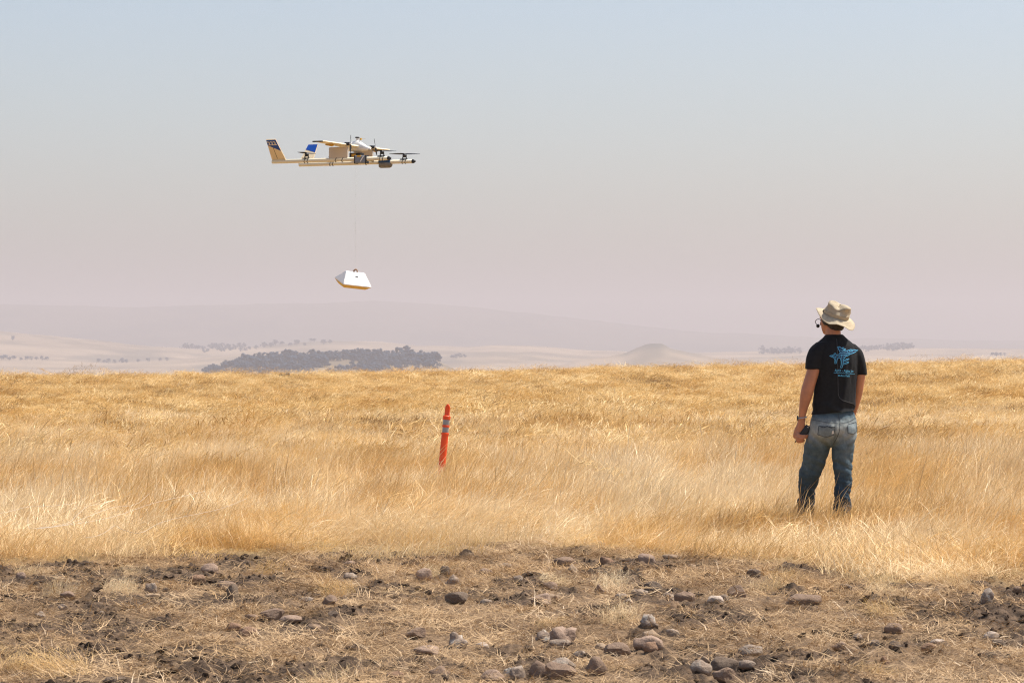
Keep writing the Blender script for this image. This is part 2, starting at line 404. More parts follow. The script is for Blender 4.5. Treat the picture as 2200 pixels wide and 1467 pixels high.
# ------------------------------------------------------------------ grass: blade clumps spread over the field
rng = np.random.default_rng(7)
def ribbons(name, bases, dirs, lengths, widths, lean, droop, mat, segs=4, head=0.0, wiggle=0.0, flat=None):
    """bases (n,3); dirs (n,) azimuth; lean = angle from vertical at the foot; droop = extra bend towards the tip"""
    n = len(bases)
    t = np.linspace(0, 1, segs+1)
    ang = lean[:, None] + droop[:, None]*t[None, :]**1.3
    ds = lengths[:, None]/segs
    az = dirs[:, None] + wiggle*(rng.random((n, segs+1))-0.5)
    step = np.stack([np.sin(ang)*np.cos(az), np.sin(ang)*np.sin(az), np.cos(ang)], -1)*ds[..., None]
    pts = np.concatenate([np.zeros((n, 1, 3)), np.cumsum(step[:, :-1], 1)], 1) + bases[:, None, :]
    fa = rng.random(n)*math.pi if flat is None else flat
    side = np.stack([np.cos(fa), np.sin(fa), np.zeros(n)], -1)[:, None, :]
    prof = (1-t)**0.6*0.9 + 0.1
    if head: prof = prof + head*np.exp(-((t-0.82)/0.13)**2)
    w = widths[:, None]*prof[None, :]*0.5
    a = pts - side*w[..., None]; b = pts + side*w[..., None]
    V = np.stack([a, b], 2).reshape(-1, 3)
    k = np.arange(n)[:, None]*(segs+1)*2 + np.arange(segs)[None, :]*2
    q = np.stack([k, k+1, k+3, k+2], -1).reshape(-1, 4)
    me = bpy.data.meshes.new(name)
    me.vertices.add(len(V)); me.vertices.foreach_set('co', V.ravel())
    me.loops.add(q.size); me.loops.foreach_set('vertex_index', q.ravel().astype(np.int32))
    me.polygons.add(len(q)); me.polygons.foreach_set('loop_start', np.arange(0, q.size, 4, dtype=np.int32))
    me.update(calc_edges=True)
    tone = np.repeat(np.clip(rng.normal(0.5, 0.22, n), 0, 1), (segs+1)*2).astype(np.float32)
    at = me.attributes.new('tone', 'FLOAT', 'POINT'); at.data.foreach_set('value', tone)
    me.materials.append(mat)
    return me
def proto_set(name, meshes):
    c = bpy.data.collections.new(name)
    for i, me in enumerate(meshes):
        o = bpy.data.objects.new('%s_%02d' % (name, i), me); c.objects.link(o)
    return c
def scatter(name, coll, pts, rot, scl, var, label, cat):
    me = bpy.data.meshes.new(name)
    n = len(pts)
    me.vertices.add(n); me.vertices.foreach_set('co', np.asarray(pts, np.float32).ravel())
    a = me.attributes.new('rot', 'FLOAT_VECTOR', 'POINT'); a.data.foreach_set('vector', np.asarray(rot, np.float32).ravel())
    a = me.attributes.new('scl', 'FLOAT_VECTOR', 'POINT'); a.data.foreach_set('vector', np.asarray(scl, np.float32).ravel())
    a = me.attributes.new('var', 'INT', 'POINT'); a.data.foreach_set('value', np.asarray(var, np.int32))
    o = obj(name, me); tag(o, label, cat, kind='stuff')
    ng = bpy.data.node_groups.new(name, 'GeometryNodeTree')
    ng.interface.new_socket('Geometry', in_out='INPUT', socket_type='NodeSocketGeometry')
    ng.interface.new_socket('Geometry', in_out='OUTPUT', socket_type='NodeSocketGeometry')
    gi = ng.nodes.new('NodeGroupInput'); go = ng.nodes.new('NodeGroupOutput')
    ci = ng.nodes.new('GeometryNodeCollectionInfo'); ci.inputs['Collection'].default_value = coll
    ci.inputs['Separate Children'].default_value = True; ci.inputs['Reset Children'].default_value = True
    ip = ng.nodes.new('GeometryNodeInstanceOnPoints'); ip.inputs['Pick Instance'].default_value = True
    def attr(nm, dt):
        a = ng.nodes.new('GeometryNodeInputNamedAttribute'); a.data_type = dt; a.inputs['Name'].default_value = nm
        return a.outputs['Attribute']
    lk = ng.links.new
    lk(gi.outputs[0], ip.inputs['Points']); lk(ci.outputs[0], ip.inputs['Instance'])
    lk(attr('var', 'INT'), ip.inputs['Instance Index'])
    lk(attr('rot', 'FLOAT_VECTOR'), ip.inputs['Rotation']); lk(attr('scl', 'FLOAT_VECTOR'), ip.inputs['Scale'])
    lk(ip.outputs[0], go.inputs[0])
    md = o.modifiers.new('scatter', 'NODES'); md.node_group = ng
    return o
M_GRASS = grass_mat('dry_grass', (0.92, 0.74, 0.475), (0.83, 0.56, 0.235), (0.60, 0.37, 0.135), 0.5, 0.30, (0.34, 0.44, 0.54))
M_GOLD = grass_mat('golden_grass', (0.86, 0.66, 0.35), (0.68, 0.425, 0.145), (0.29, 0.17, 0.06), 0.34, 0.28, (0.39, 0.47, 0.58))
M_LITTER = grass_mat('straw_litter', (0.55, 0.375, 0.21), (0.38, 0.245, 0.13), (0.21, 0.13, 0.07), 1.6, 0.1)
M_WEED = simple('dark_dry_weed', (0.10, 0.06, 0.035), 0.9, 0.3, 20)

def tall_clump(i, n=330, rad=0.30, width=0.0024, mat=None):
    k_ = (0.7, 1.0, 1.25, 0.85, 1.5, 1.1)[i % 6]        # some clumps stand, some are laid over
    r = rad*np.sqrt(rng.random(n)); a = rng.random(n)*2*math.pi
    b = np.stack([r*np.cos(a), r*np.sin(a), -0.02*np.ones(n)], -1)
    dirs = rng.normal(0.05, 0.75, n)
    ln = np.clip(rng.normal(0.34, 0.09, n), 0.10, 0.56)
    return ribbons('clump', b, dirs, ln, width*(0.55+0.6*rng.random(n)+0.9*(rng.random(n) < 0.12)), np.abs(rng.normal(0.50*k_, 0.3, n)), rng.normal(1.0, 0.5, n), mat or M_GRASS, 4, head=1.3, wiggle=0.4)
def mat_clump(i, n=440, rad=0.5, width=0.0035, mat=None):     # wind-laid low grass
    r = rad*np.sqrt(rng.random(n)); a = rng.random(n)*2*math.pi
    b = np.stack([r*np.cos(a), r*np.sin(a), -0.01*np.ones(n)], -1)
    dirs = rng.normal(0.0, 1.0, n)
    return ribbons('clump', b, dirs, np.clip(rng.normal(0.22, 0.07, n), 0.08, 0.4), width*(0.7+0.6*rng.random(n)), np.abs(rng.normal(0.65, 0.3, n)), rng.normal(0.7, 0.4, n), mat or M_GRASS, 4, head=0.4, wiggle=0.6)
def straw_clump(i, n=85, rad=0.15, width=0.0038):
    r = rad*np.sqrt(rng.random(n)); a = rng.random(n)*2*math.pi
    b = np.stack([r*np.cos(a), r*np.sin(a), rng.random(n)*0.012], -1)
    dirs = rng.random(n)*2*math.pi
    return ribbons('straw', b, dirs, np.clip(rng.normal(0.085, 0.035, n), 0.025, 0.18), width*(0.6+0.8*rng.random(n)), np.clip(rng.normal(1.38, 0.2, n), 0.4, 1.65), rng.normal(0.15, 0.3, n), M_LITTER, 3, wiggle=0.8)
C_TALL = proto_set('tall', [tall_clump(i) for i in range(6)])
C_FAR = proto_set('far', [tall_clump(i, 260, 0.7, 0.009, M_GOLD) for i in range(3)] + [mat_clump(i, 420, 1.0, 0.010, M_GOLD) for i in range(4)])
C_STRAW = proto_set('straw', [straw_clump(i) for i in range(6)])
C_LOW = proto_set('low', [mat_clump(i) for i in range(5)])

# thin or trodden places of the field, (x, y) in the frame, half sizes in metres
THIN = [(948, 1066, 0.9, 1.3, 0.42), (1350, 972, 1.7, 1.3, 0.8), (760, 1072, 1.5, 0.7, 0.65), (620, 1085, 0.6, 0.5, 0.5), (1290, 968, 1.2, 1.0, 0.5), (110, 925, 1.0, 1.8, 0.5), (900, 860, 2.2, 2.5, 0.5),
        (1780, 1165, 0.7, 0.45, 0.45), (1420, 868, 3.0, 3.0, 0.45), (1640, 1060, 0.5, 0.6, 0.4), (1340, 1065, 0.45, 0.6, 0.4), (450, 975, 2.0, 1.6, 0.45), (420, 905, 2.5, 2.5, 0.4)]
THIN = [(ground_at(a, b)[0], ground_at(a, b)[1], c, d, e) for a, b, c, d, e in THIN]
def thin_field(x, y):
    s = np.zeros_like(x)
    for cx, cy, rx, ry, k in THIN:
        w = 1 + (fbm(x*1.3, y*0.9, 123, 3)-0.5)*1.2
        s = np.maximum(s, k*np.exp(-(((x-cx)/rx)**2 + ((y-cy)/ry)**2)*w))
    return s
def spread(d0, d1, per_m2, half=0.232):
    area = half*(d1*d1-d0*d0); n = int(area*per_m2)
    d = np.sqrt(d0*d0 + rng.random(n)*(d1*d1-d0*d0)); u = (rng.random(n)*2-1)*half
    return u*d, d
def dist_to_boundary(x, y):
    return np.hypot(x, y) - (boundary(ximg(x, y)) + (fbm(x*0.8, y*0.8, 91, 3)-0.5)*2.6)
def put_grass(name, coll, x, y, height, jit, nvar, label, xy=1.0, cat='grass'):
    n = len(x)
    z = gz(x, y)
    rot = np.stack([rng.normal(0, 0.14, n), rng.normal(0.04, 0.16, n), rng.normal(0, jit, n) + (fbm(x*0.5, y*0.4, 251, 2)-0.5)*3.2], -1)
    s = 0.8 + 0.4*rng.random(n)
    scl = np.stack([s*xy, s*xy, height*(0.85+0.3*rng.random(n))], -1)
    return scatter(name, coll, np.stack([x, y, z], -1), rot, scl, rng.integers(0, nvar, n), label, cat)
# tall grass just behind the strip
x, y = spread(17.6, 50, 9.2)
db = dist_to_boundary(x, y)
hf = 0.42 + 0.55*fbm(x*0.38, y*0.30, 201, 3, 0.55) + 0.62*fbm(x*1.5, y*1.2, 203, 2)
th = thin_field(x, y)
h = hf*(1-0.8*th)*(0.30+0.70*sstep(0.0, 3.0, db))
h = 0.9*h*(1-0.35*sstep(30, 42, y))*np.exp(rng.normal(0, 0.22, len(x)))*(1+0.15*np.exp(-((x-2.5)/0.9)**2-((y-22.3)/0.8)**2))
keep = (rng.random(len(x)) > sstep(29, 45, y)) & (db > 0.15+0.5*rng.random(len(x))) & (rng.random(len(x)) > th*0.85) & (rng.random(len(x)) < 0.2+0.8*sstep(0, 2.2, db))
# it stands thick where the man's boots are planted
n = 34
xm, ym = 2.53+(rng.random(n)-0.5)*1.5, 21.95+rng.random(n)*0.75
x = np.concatenate([x[keep], xm]); y = np.concatenate([y[keep], ym]); h = np.concatenate([h[keep], 0.62+0.2*rng.random(n)]); keep = np.ones(len(x), bool)
put_grass('tall_dry_grass', C_TALL, x[keep], y[keep], h[keep], 0.5, 6, 'tall wispy golden grass leaning in the wind around the man and the post')
# low matted grass fills the floor under it and the thin places
x, y = spread(17.4, 60, 2.4)
db = dist_to_boundary(x, y); keep = db > -0.5+0.9*rng.random(len(x))
put_grass('low_dry_grass', C_LOW, x[keep], y[keep], 0.7+0.5*rng.random(keep.sum()), 1.2, 5, 'low matted straw grass between the taller clumps')
# the field out to its crest and a little beyond
x, y = spread(26, 118, 1.9)
keep = rng.random(len(x)) < sstep(26, 43, y); x, y = x[keep], y[keep]
h = (0.25+0.75*fbm(x*0.25, y*0.12, 211, 4, 0.6)**1.2)*(1-0.7*thin_field(x, y))*(1-0.3*sstep(45, 65, y))
put_grass('far_dry_grass', C_FAR, x, y, h, 0.7, 7, 'golden grass of the middle of the field in wind-laid bands', 1.0)
x, y = spread(116, 205, 0.85)
h = (0.22+0.5*fbm(x*0.15, y*0.07, 221, 4, 0.6))
put_grass('crest_dry_grass', C_FAR, x, y, h, 0.7, 7, 'golden grass along the crest of the field against the hills', 1.5)
# sprigs of dark dry weed here and there in the field
n = 16
C_WEED = proto_set('weed', [ribbons('weed', np.zeros((n, 3)), rng.random(n)*6.28, 0.08+0.16*rng.random(n), np.full(n, 0.0035), 0.2+0.5*rng.random(n), rng.normal(0.3, 0.3, n), M_WEED, 3, head=1.6, wiggle=0.5) for _ in range(4)])
x, y = spread(24.5, 75, 0.04)
put_grass('dry_weeds', C_WEED, x, y, 0.9+0.5*rng.random(len(x)), 3.0, 4, 'dark sprigs of dry weed scattered in the golden grass', 1.0, 'weeds')

# straw litter and short stubble over the stony strip
x, y = spread(10.8, 22.4, 72, 0.245)
sf = soil_field(x, y); db = dist_to_boundary(x, y)
sc_ = stone_cover(x, y)
keep = (db < 0.8) & (rng.random(len(x)) < 1-0.78*sf) & (rng.random(len(x)) > sc_*0.8)
x, y = x[keep], y[keep]; n = len(x); z = gz(x, y)
rot = np.stack([rng.normal(0, 0.2, n), rng.normal(0, 0.2, n), rng.random(n)*6.28], -1)
s = 0.55+0.75*rng.random(n)
scl = np.stack([s, s, s*(0.35+0.7*fbm(x*0.9, y*0.9, 231, 3))], -1)
scatter('straw_litter', C_STRAW, np.stack([x, y, z], -1), rot, scl, rng.integers(0, 6, n), 'trampled straw and short stubble lying over the stony soil', 'straw')
# a few standing tufts in the strip
x, y = spread(11.5, 20.5, 2.2, 0.24)
keep = (fbm(x*0.7, y*0.7, 241, 3) > 0.56) & (soil_field(x, y) < 0.5) & (stone_cover(x, y) < 0.1)
put_grass('stubble_tuft', C_TALL, x[keep], y[keep], 0.13+0.22*rng.random(keep.sum()), 1.5, 6, 'thin short tufts standing among the stones', 0.4)

# crumbs of dark soil and pebbles
M_CLOD = simple('dark_soil', (0.075, 0.05, 0.034), 0.95, 0.5, 60, 0.6, 0.1)
def lump_mesh(seed, mat, sub=1, amp=0.35):
    bm = bmesh.new(); bmesh.ops.create_icosphere(bm, subdivisions=sub, radius=1.0)
    r = random.Random(seed)
    for v in bm.verts: v.co *= 1 + amp*(r.random()-0.5)*2; v.co.z *= 0.65
    me = bpy.data.meshes.new('lump'); bm.to_mesh(me); bm.free(); me.materials.append(mat)
    return me
C_CLOD = proto_set('clod', [lump_mesh(i, M_CLOD) for i in range(6)])
x, y = spread(10.8, 21.5, 260, 0.245)
keep = (rng.random(len(x)) < 0.04 + 0.75*soil_field(x, y)) & (dist_to_boundary(x, y) < 0.2)
x, y = x[keep], y[keep]; n = len(x); z = gz(x, y)
s = np.clip(rng.lognormal(-5.1, 0.55, n), 0.003, 0.024)
scatter('soil_crumbs', C_CLOD, np.stack([x, y, z], -1), rng.random((n, 3))*6.28, np.stack([s*1.2, s*1.2, s], -1), rng.integers(0, 6, n), 'dark crumbs of bare soil between the straw', 'soil')

# larger broken clods turned up in the bare places
C_LUMP = proto_set('lump', [lump_mesh(50+i, M_CLOD, 2, 0.42) for i in range(7)])
x, y = spread(10.8, 21.5, 46, 0.245)
keep = (rng.random(len(x)) < 0.08 + 0.8*soil_field(x, y)) & (dist_to_boundary(x, y) < 0.1) & (stone_cover(x, y) < 0.3)
x, y = x[keep], y[keep]; n = len(x); z = gz(x, y)
s = np.clip(rng.lognormal(-4.15, 0.4, n), 0.008, 0.034)
rot = np.stack([rng.normal(0, 0.3, n), rng.normal(0, 0.3, n), rng.random(n)*6.28], -1)
scatter('soil_clods', C_LUMP, np.stack([x, y, z-s*0.15], -1), rot, np.stack([s*1.5, s*1.1, s*0.8], -1), rng.integers(0, 7, n), 'broken clods of dark soil in the bare places', 'soil')
# ------------------------------------------------------------------ far trees
M_OAK = simple('haze_tinted_foliage', (0.032, 0.06, 0.095), 0.9, 0.35, 0.4, 0, 0.1)  # leaf colour pushed to blue to carry the tint of the haze
M_BARK = simple('oak_bark', (0.09, 0.07, 0.055), 0.95, 0.2, 2)
_b = bmesh.new(); bmesh.ops.create_icosphere(_b, subdivisions=1, radius=1.0)
ICO_V = np.array([v.co[:] for v in _b.verts]); ICO_F = np.array([[v.index for v in f.verts] for f in _b.faces]); _b.free()
class Clumps:
    def __init__(self): self.v = []; self.f = []; self.n = 0
    def add(self, p, s, r):
        k = np.array([0.65+0.7*r.random() for _ in ICO_V])[:, None]
        self.v.append(np.array(p) + ICO_V*np.array((s, s, s*0.75))*k); self.f.append(ICO_F+self.n); self.n += len(ICO_V)
    def mesh(self, name, mat):
        me = bpy.data.meshes.new(name); me.from_pydata(np.concatenate(self.v).tolist(), [], np.concatenate(self.f).tolist()); me.materials.append(mat); return me
def add_crown(cl, c, w, h, r, k=26):
    """an uneven crown of many small leaf clumps"""
    for i in range(k):
        a = r.random()*6.283; u = r.random()**0.6; zz = r.random()
        rad = w*0.5*u*math.sqrt(max(0.05, 1-(zz*1.5-0.5)**2*0.9))
        cl.add((c[0]+rad*math.cos(a), c[1]+rad*math.sin(a), c[2]+h*(0.28+0.68*zz)), w*(0.07+0.12*r.random()), r)
def add_trunk(bm, c, w, h, r):
    n = 6
    rings = []
    for t, q in ((-0.05, 1.3), (0.0, 1.0), (0.3, 0.7), (0.6, 0.35)):
        rr = w*0.05*q
        rings.append([bm.verts.new((c[0]+rr*math.cos(6.283*i/n)+w*0.04*t*r.random(), c[1]+rr*math.sin(6.283*i/n), c[2]+h*t)) for i in range(n)])
    for a, b in zip(rings, rings[1:]):
        for i in range(n): bm.faces.new((a[i], a[(i+1) % n], b[(i+1) % n], b[i]))
    for s in (-1, 1):
        b0 = Vector((c[0], c[1], c[2]+h*0.3)); b1 = b0 + Vector((s*w*0.25, s*w*0.1, h*0.25)); q = w*0.02
        vs_ = [bm.verts.new(b0+Vector((q*math.cos(i*2.1), q*math.sin(i*2.1), 0))) for i in range(3)]+[bm.verts.new(b1+Vector((q*.4*math.cos(i*2.1), q*.4*math.sin(i*2.1), 0))) for i in range(3)]
        for i in range(3): bm.faces.new((vs_[i], vs_[(i+1) % 3], vs_[3+(i+1) % 3], vs_[3+i]))
tr = random.Random(11)
# the wooded knoll: crowns run into one another, so one mass
def hill_point(xi, D): x = (xi-1100)*D/FPX; return x, D, gz1(x, D)
wood_c = Clumps(); cnt = 0; tries = 0
while cnt < 620 and tries < 5000:
    tries += 1
    xi = 434 + 512*tr.random(); D = 2650 + 400*tr.random()
    x, y, z = hill_point(xi, D)
    dens = float(fbm(np.array([x/26.0]), np.array([y/60.0]), 301, 3)[0])
    if 735 + (CAM_Z-z)*FPX/D > 808: continue
    if dens < 0.38 - 0.03*(xi < 700) and not (D > 2990 and tr.random() < 0.45): continue
    w = (4 + 9*tr.random()**1.6)*min(1, max(0.62, (xi-425)/90)); h = w*(0.6+0.35*tr.random())
    add_crown(wood_c, (x, y, z-0.6), w, h, tr, 24); cnt += 1
wood = obj('oak_wood', wood_c.mesh('oak_wood', M_OAK))
tag(wood, 'dark blue-grey oak wood covering the low knoll in the valley', 'wood', kind='stuff')
def faint_grove(name, x0, x1, n, label):
    cl = Clumps()
    for i in range(n):
        x, y, z = hill_point(x0+(x1-x0)*tr.random(), 6000+480*tr.random()); w = 9+8*tr.random()
        add_crown(cl, (x, y, z-0.4), w, w*0.8, tr, 10)
    tag(obj(name, cl.mesh(name, M_OAK)), label, 'wood', kind='stuff')
faint_grove('far_grove', 1632, 1722, 46, 'faint grove on the far slope just left of the man')
faint_grove('far_grove', 1840, 1962, 70, 'faint wood on the far hill just right of the man')
faint_grove('far_grove', 390, 540, 60, 'faint strip of trees above the left end of the wooded knoll')
# trees standing apart on the far slopes
crown_me, trunk_me = [], []
for i in range(5):
    cl = Clumps(); add_crown(cl, (0, 0, 0), 10, 8.5, tr); crown_me.append(cl.mesh('crown', M_OAK))
    bm = bmesh.new(); add_trunk(bm, (0, 0, 0), 10, 8.5, tr)
    me = bpy.data.meshes.new('trunk'); bm.to_mesh(me); bm.free(); me.materials.append(M_BARK); trunk_me.append(me)
def far_tree(xi, D, w, label, group):
    x, y, z = hill_point(xi, D)
    t = empty('oak_tree', (x, y, z), (0, 0, tr.random()*6.28)); t.scale = (w/10,)*3
    k = tr.randrange(5)
    obj('crown', crown_me[k], None, t); obj('trunk', trunk_me[k], None, t)
    tag(t, label, 'tree', group)
ORD = ['first', 'second', 'third', 'fourth', 'fifth', 'sixth', 'seventh', 'eighth', 'ninth', 'tenth', 'eleventh', 'twelfth']
def tree_row(spots, where, group):
    for k, (xi, D, w) in enumerate(sorted(spots)):
        far_tree(xi, D, w, '%s from the left of the hazy trees %s' % (ORD[k], where), group)
tree_row([(3,4980,9),(11,5000,11),(20,4990,8),(29,5030,9),(45,5020,7),(58,5040,9),(67,5060,8),(78,5100,7),(90,5090,9),(101,5110,8)], 'low on the far left slope', 'trees low on the far left slope')
tree_row([(212,5220,8),(224,5200,7),(233,5190,10),(246,5200,8),(262,5230,11),(271,5220,8),(297,5270,7),(318,5300,8),(344,5280,7),(358,5250,8)], 'on the slope left of the wooded knoll', 'trees left of the wooded knoll')
tree_row([(548+14*k+9*tr.random(), 6150+350*tr.random(), 8+7*tr.random()) for k in range(12)], 'on the hills above the wooded knoll', 'trees above the wooded knoll')
tree_row([(973,5180,9),(980,5190,10),(988,5200,11),(997,5200,8)], 'in the clump right of the wooded knoll', 'trees right of the wooded knoll')
tree_row([(2133,5300,8),(2141,5280,9),(2150,5300,8),(2158,5320,7)], 'on the slope near the right edge', 'trees near the right edge')
far_tree(28, 5900, 11, 'lone faint tree high on the slope at the far left', None)

# ------------------------------------------------------------------ stones
def stone_mat(name, c, c2, lich=0.0):
    m, nt, out = new_mat(name)
    tc = N(nt, 'ShaderNodeNewGeometry')
    def noise(s, d=6):
        n = N(nt, 'ShaderNodeTexNoise'); n.inputs['Scale'].default_value = s; n.inputs['Detail'].default_value = d; n.inputs['Roughness'].default_value = 0.65
        L(nt, tc.outputs['Position'], n.inputs['Vector']); return n.outputs[0]
    f = noise(38)
    col = ramp(nt, noise(13), [(0.3, tuple(v*0.75 for v in c)), (0.55, c), (0.72, c2)])
    col = mix(nt, 0.35, col, ramp(nt, f, [(0.3, tuple(v*0.45 for v in c)), (0.7, c2)]))
    col = mix(nt, 0.34, col, (0.33, 0.225, 0.14))
    if lich: col = mix(nt, ramp(nt, noise(24, 3), [(0.5, (0, 0, 0)), (0.6, (lich,)*3)]), col, (0.55, 0.5, 0.42))
    p = N(nt, 'ShaderNodeBsdfPrincipled'); p.inputs['Roughness'].default_value = 0.9; p.inputs['Specular IOR Level'].default_value = 0.2
    L(nt, col, p.inputs['Base Color'])
    b = N(nt, 'ShaderNodeBump'); b.inputs['Strength'].default_value = 1.0; b.inputs['Distance'].default_value = 0.012
    L(nt, f, b.inputs['Height']); L(nt, b.outputs[0], p.inputs['Normal'])
    L(nt, p.outputs[0], out.inputs[0]); return m
SM = {'pk': stone_mat('pinkish_stone', (0.34, 0.23, 0.175), (0.46, 0.34, 0.27)), 'br': stone_mat('brown_stone', (0.2, 0.13, 0.095), (0.3, 0.21, 0.16)),
      'dk': stone_mat('dark_stone', (0.085, 0.066, 0.056), (0.15, 0.12, 0.10)), 'gr': stone_mat('grey_stone', (0.27, 0.205, 0.16), (0.40, 0.32, 0.26), 0.25),
      'pl': stone_mat('pale_stone', (0.52, 0.42, 0.34), (0.68, 0.58, 0.5)), 'rb': stone_mat('red_brown_stone', (0.22, 0.115, 0.07), (0.32, 0.19, 0.13)),
      'mt': stone_mat('mottled_stone', (0.25, 0.19, 0.155), (0.4, 0.32, 0.27), 0.7), 'tn': stone_mat('tan_stone', (0.37, 0.26, 0.17), (0.5, 0.37, 0.26))}
def stone_mesh(kind, seed):
    r = random.Random(seed); nr_ = np.random.default_rng(seed)
    bm = bmesh.new(); bmesh.ops.create_icosphere(bm, subdivisions=3, radius=1.0)
    co = np.array([v.co[:] for v in bm.verts])
    # low frequency lumps
    amp = {'r': 0.10, 's': 0.10, 'a': 0.05, 'l': 0.24, 'w': 0.06}[kind]
    for _ in range(7):
        d = nr_.normal(size=3); d /= np.linalg.norm(d); k = 1.2+2.6*nr_.random(); ph = nr_.random()*6.28
        co *= (1 + amp*0.45*np.sin(k*(co@d)*2+ph))[:, None]
    # flat facets cut by planes
    ncut = {'r': 5, 's': 7, 'a': 12, 'l': 7, 'w': 9}[kind]
    for _ in range(ncut):
        d = nr_.normal(size=3); d[2] = d[2]*0.8; d /= np.linalg.norm(d)
        lim = {'r': 0.80, 's': 0.74, 'a': 0.62, 'l': 0.8, 'w': 0.6}[kind] + 0.12*nr_.random()
        s = co@d; over = np.maximum(0, s-lim)
        co -= np.outer(over*0.93, d)
    if kind == 's': co[:, 2] = np.sign(co[:, 2])*np.abs(co[:, 2])**0.8
    if kind == 'w':
        sg = 1 if r.random() < 0.5 else -1
        co[:, 2] *= np.clip(1 - 0.55*sg*co[:, 0], 0.3, 1.6)
    for _ in range(9):
        d = nr_.normal(size=3); d /= np.linalg.norm(d); k = 3+3.5*nr_.random(); ph = nr_.random()*6.28
        co *= (1 + 0.02*np.sin(k*(co@d)+ph))[:, None]
    # fine roughness
    for _ in range(10):
        d = nr_.normal(size=3); d /= np.linalg.norm(d); k = 6+7*nr_.random(); ph = nr_.random()*6.28
        co *= (1 + 0.012*np.sin(k*(co@d)+ph))[:, None]
    lo, hi = co.min(0), co.max(0); co = (co-(lo+hi)/2)/(hi-lo)          # unit box
    for v, c in zip(bm.verts, co): v.co = c
    me = bpy.data.meshes.new('stone'); bm.to_mesh(me); bm.free()
    me.polygons.foreach_set('use_smooth', [kind in 'rls']*len(me.polygons))
    return me
for i, (cx, cy, w, h, kind, colr, label) in enumerate(STONES):
    x, y, z, W, Dp, H = STONE_AT[i]
    me = stone_mesh(kind, 900+i); me.materials.append(SM[colr])
    o = obj('stone', me)
    o.scale = (W, Dp, H); o.location = (x, y, z + H*0.5 - H*0.31)
    tag(o, label, 'stone', 'stones lying in the stubble')
# a low dark shrub on the crest left of the middle
bm = bmesh.new(); x, y = (614-1100)*150/FPX, 150.0
for k in range(9):
    g = bmesh.ops.create_icosphere(bm, subdivisions=1, radius=0.06+0.05*tr.random())
    off = Vector((0.3*(tr.random()-0.5)*2, 0.1*(tr.random()-0.5), 0.22+0.12*tr.random()))
    for v in g['verts']: v.co = v.co*(0.7+0.6*tr.random()) + off
sh = obj('low_shrub', bm, simple('shrub_leaves', (0.07, 0.06, 0.045), 0.9, 0.3, 8)); sh.location = (x, y, gz1(x, y))
tag(sh, 'small dark shrub on the crest in front of the wooded knoll', 'shrub')
# pale thin strands lying over the grass at the left
M_STRAND = simple('pale_strand', (0.62, 0.52, 0.41), 0.6, 0.1, 5)
def tube(bm, pts, radii, n=6, cap=True):
    pts = [Vector(p) for p in pts]
    if not hasattr(radii, '__len__'): radii = [radii]*len(pts)
    ref = None; rings = []
    for i, p in enumerate(pts):
        t = (pts[min(i+1, len(pts)-1)] - pts[max(i-1, 0)]).normalized()
        if ref is None: ref = t.orthogonal().normalized()
        ref = (ref - t*ref.dot(t)).normalized(); b = t.cross(ref)
        rr = radii[i]; ra, rb = rr if hasattr(rr, '__len__') else (rr, rr)
        rings.append([bm.verts.new(p + ref*ra*math.cos(6.28318*k/n) + b*rb*math.sin(6.28318*k/n)) for k in range(n)])
    for a, b in zip(rings, rings[1:]):
        for k in range(n): bm.faces.new((a[k], a[(k+1) % n], b[(k+1) % n], b[k]))
    if cap: bm.faces.new(rings[0][::-1]); bm.faces.new(rings[-1])
    return rings
def catmull(pts, per=4):
    pts = [np.array(p, float) for p in pts]; P = [2*pts[0]-pts[1]] + pts + [2*pts[-1]-pts[-2]]
    out = []
    for i in range(1, len(P)-2):
        for k in range(per):
            t = k/per; a, b, c, d = P[i-1], P[i], P[i+1], P[i+2]
            out.append(0.5*((2*b)+(-a+c)*t+(2*a-5*b+4*c-d)*t*t+(-a+3*b-3*c+d)*t**3))
    out.append(pts[-1]); return out
for pl_, lab in [([(-30,1108),(20,1100),(60,1090),(110,1088),(160,1082)], 'thin pale strand entering the grass at the left edge'),
                 ([(60,1112),(62,1134),(80,1136),(120,1131),(150,1122),(165,1108),(190,1088),(225,1082),(245,1076)], 'thin pale strand hooking up from the lowest bend at left'),
                 ([(85,1134),(135,1130),(170,1118),(240,1092),(290,1085),(320,1062)], 'upper of two long pale strands sweeping up to the right at left'),
                 ([(80,1137),(150,1128),(240,1112),(330,1082),(390,1068),(440,1056)], 'longest pale strand running below the other one at left'),
                 ([(185,1156),(205,1153),(225,1145),(247,1130),(262,1138),(300,1146),(340,1126),(380,1114),(430,1104),(480,1092),(530,1072)], 'lowest wavy pale strand over the grass left of the post')]:
    pts = []
    for px, py in pl_:
        d = FPX*(CAM_Z-0.34)/(py-735); pts.append(((px-1100)*d/FPX, d, 0.34))
    pts = catmull(pts, 5); o0 = Vector(pts[0]); bm = bmesh.new()
    tube(bm, [Vector(p)-o0 for p in pts], 0.0011, 5)
    s_ = obj('loose_strand', bm, M_STRAND); s_.location = o0; tag(s_, lab, 'strand', 'pale strands over the grass')
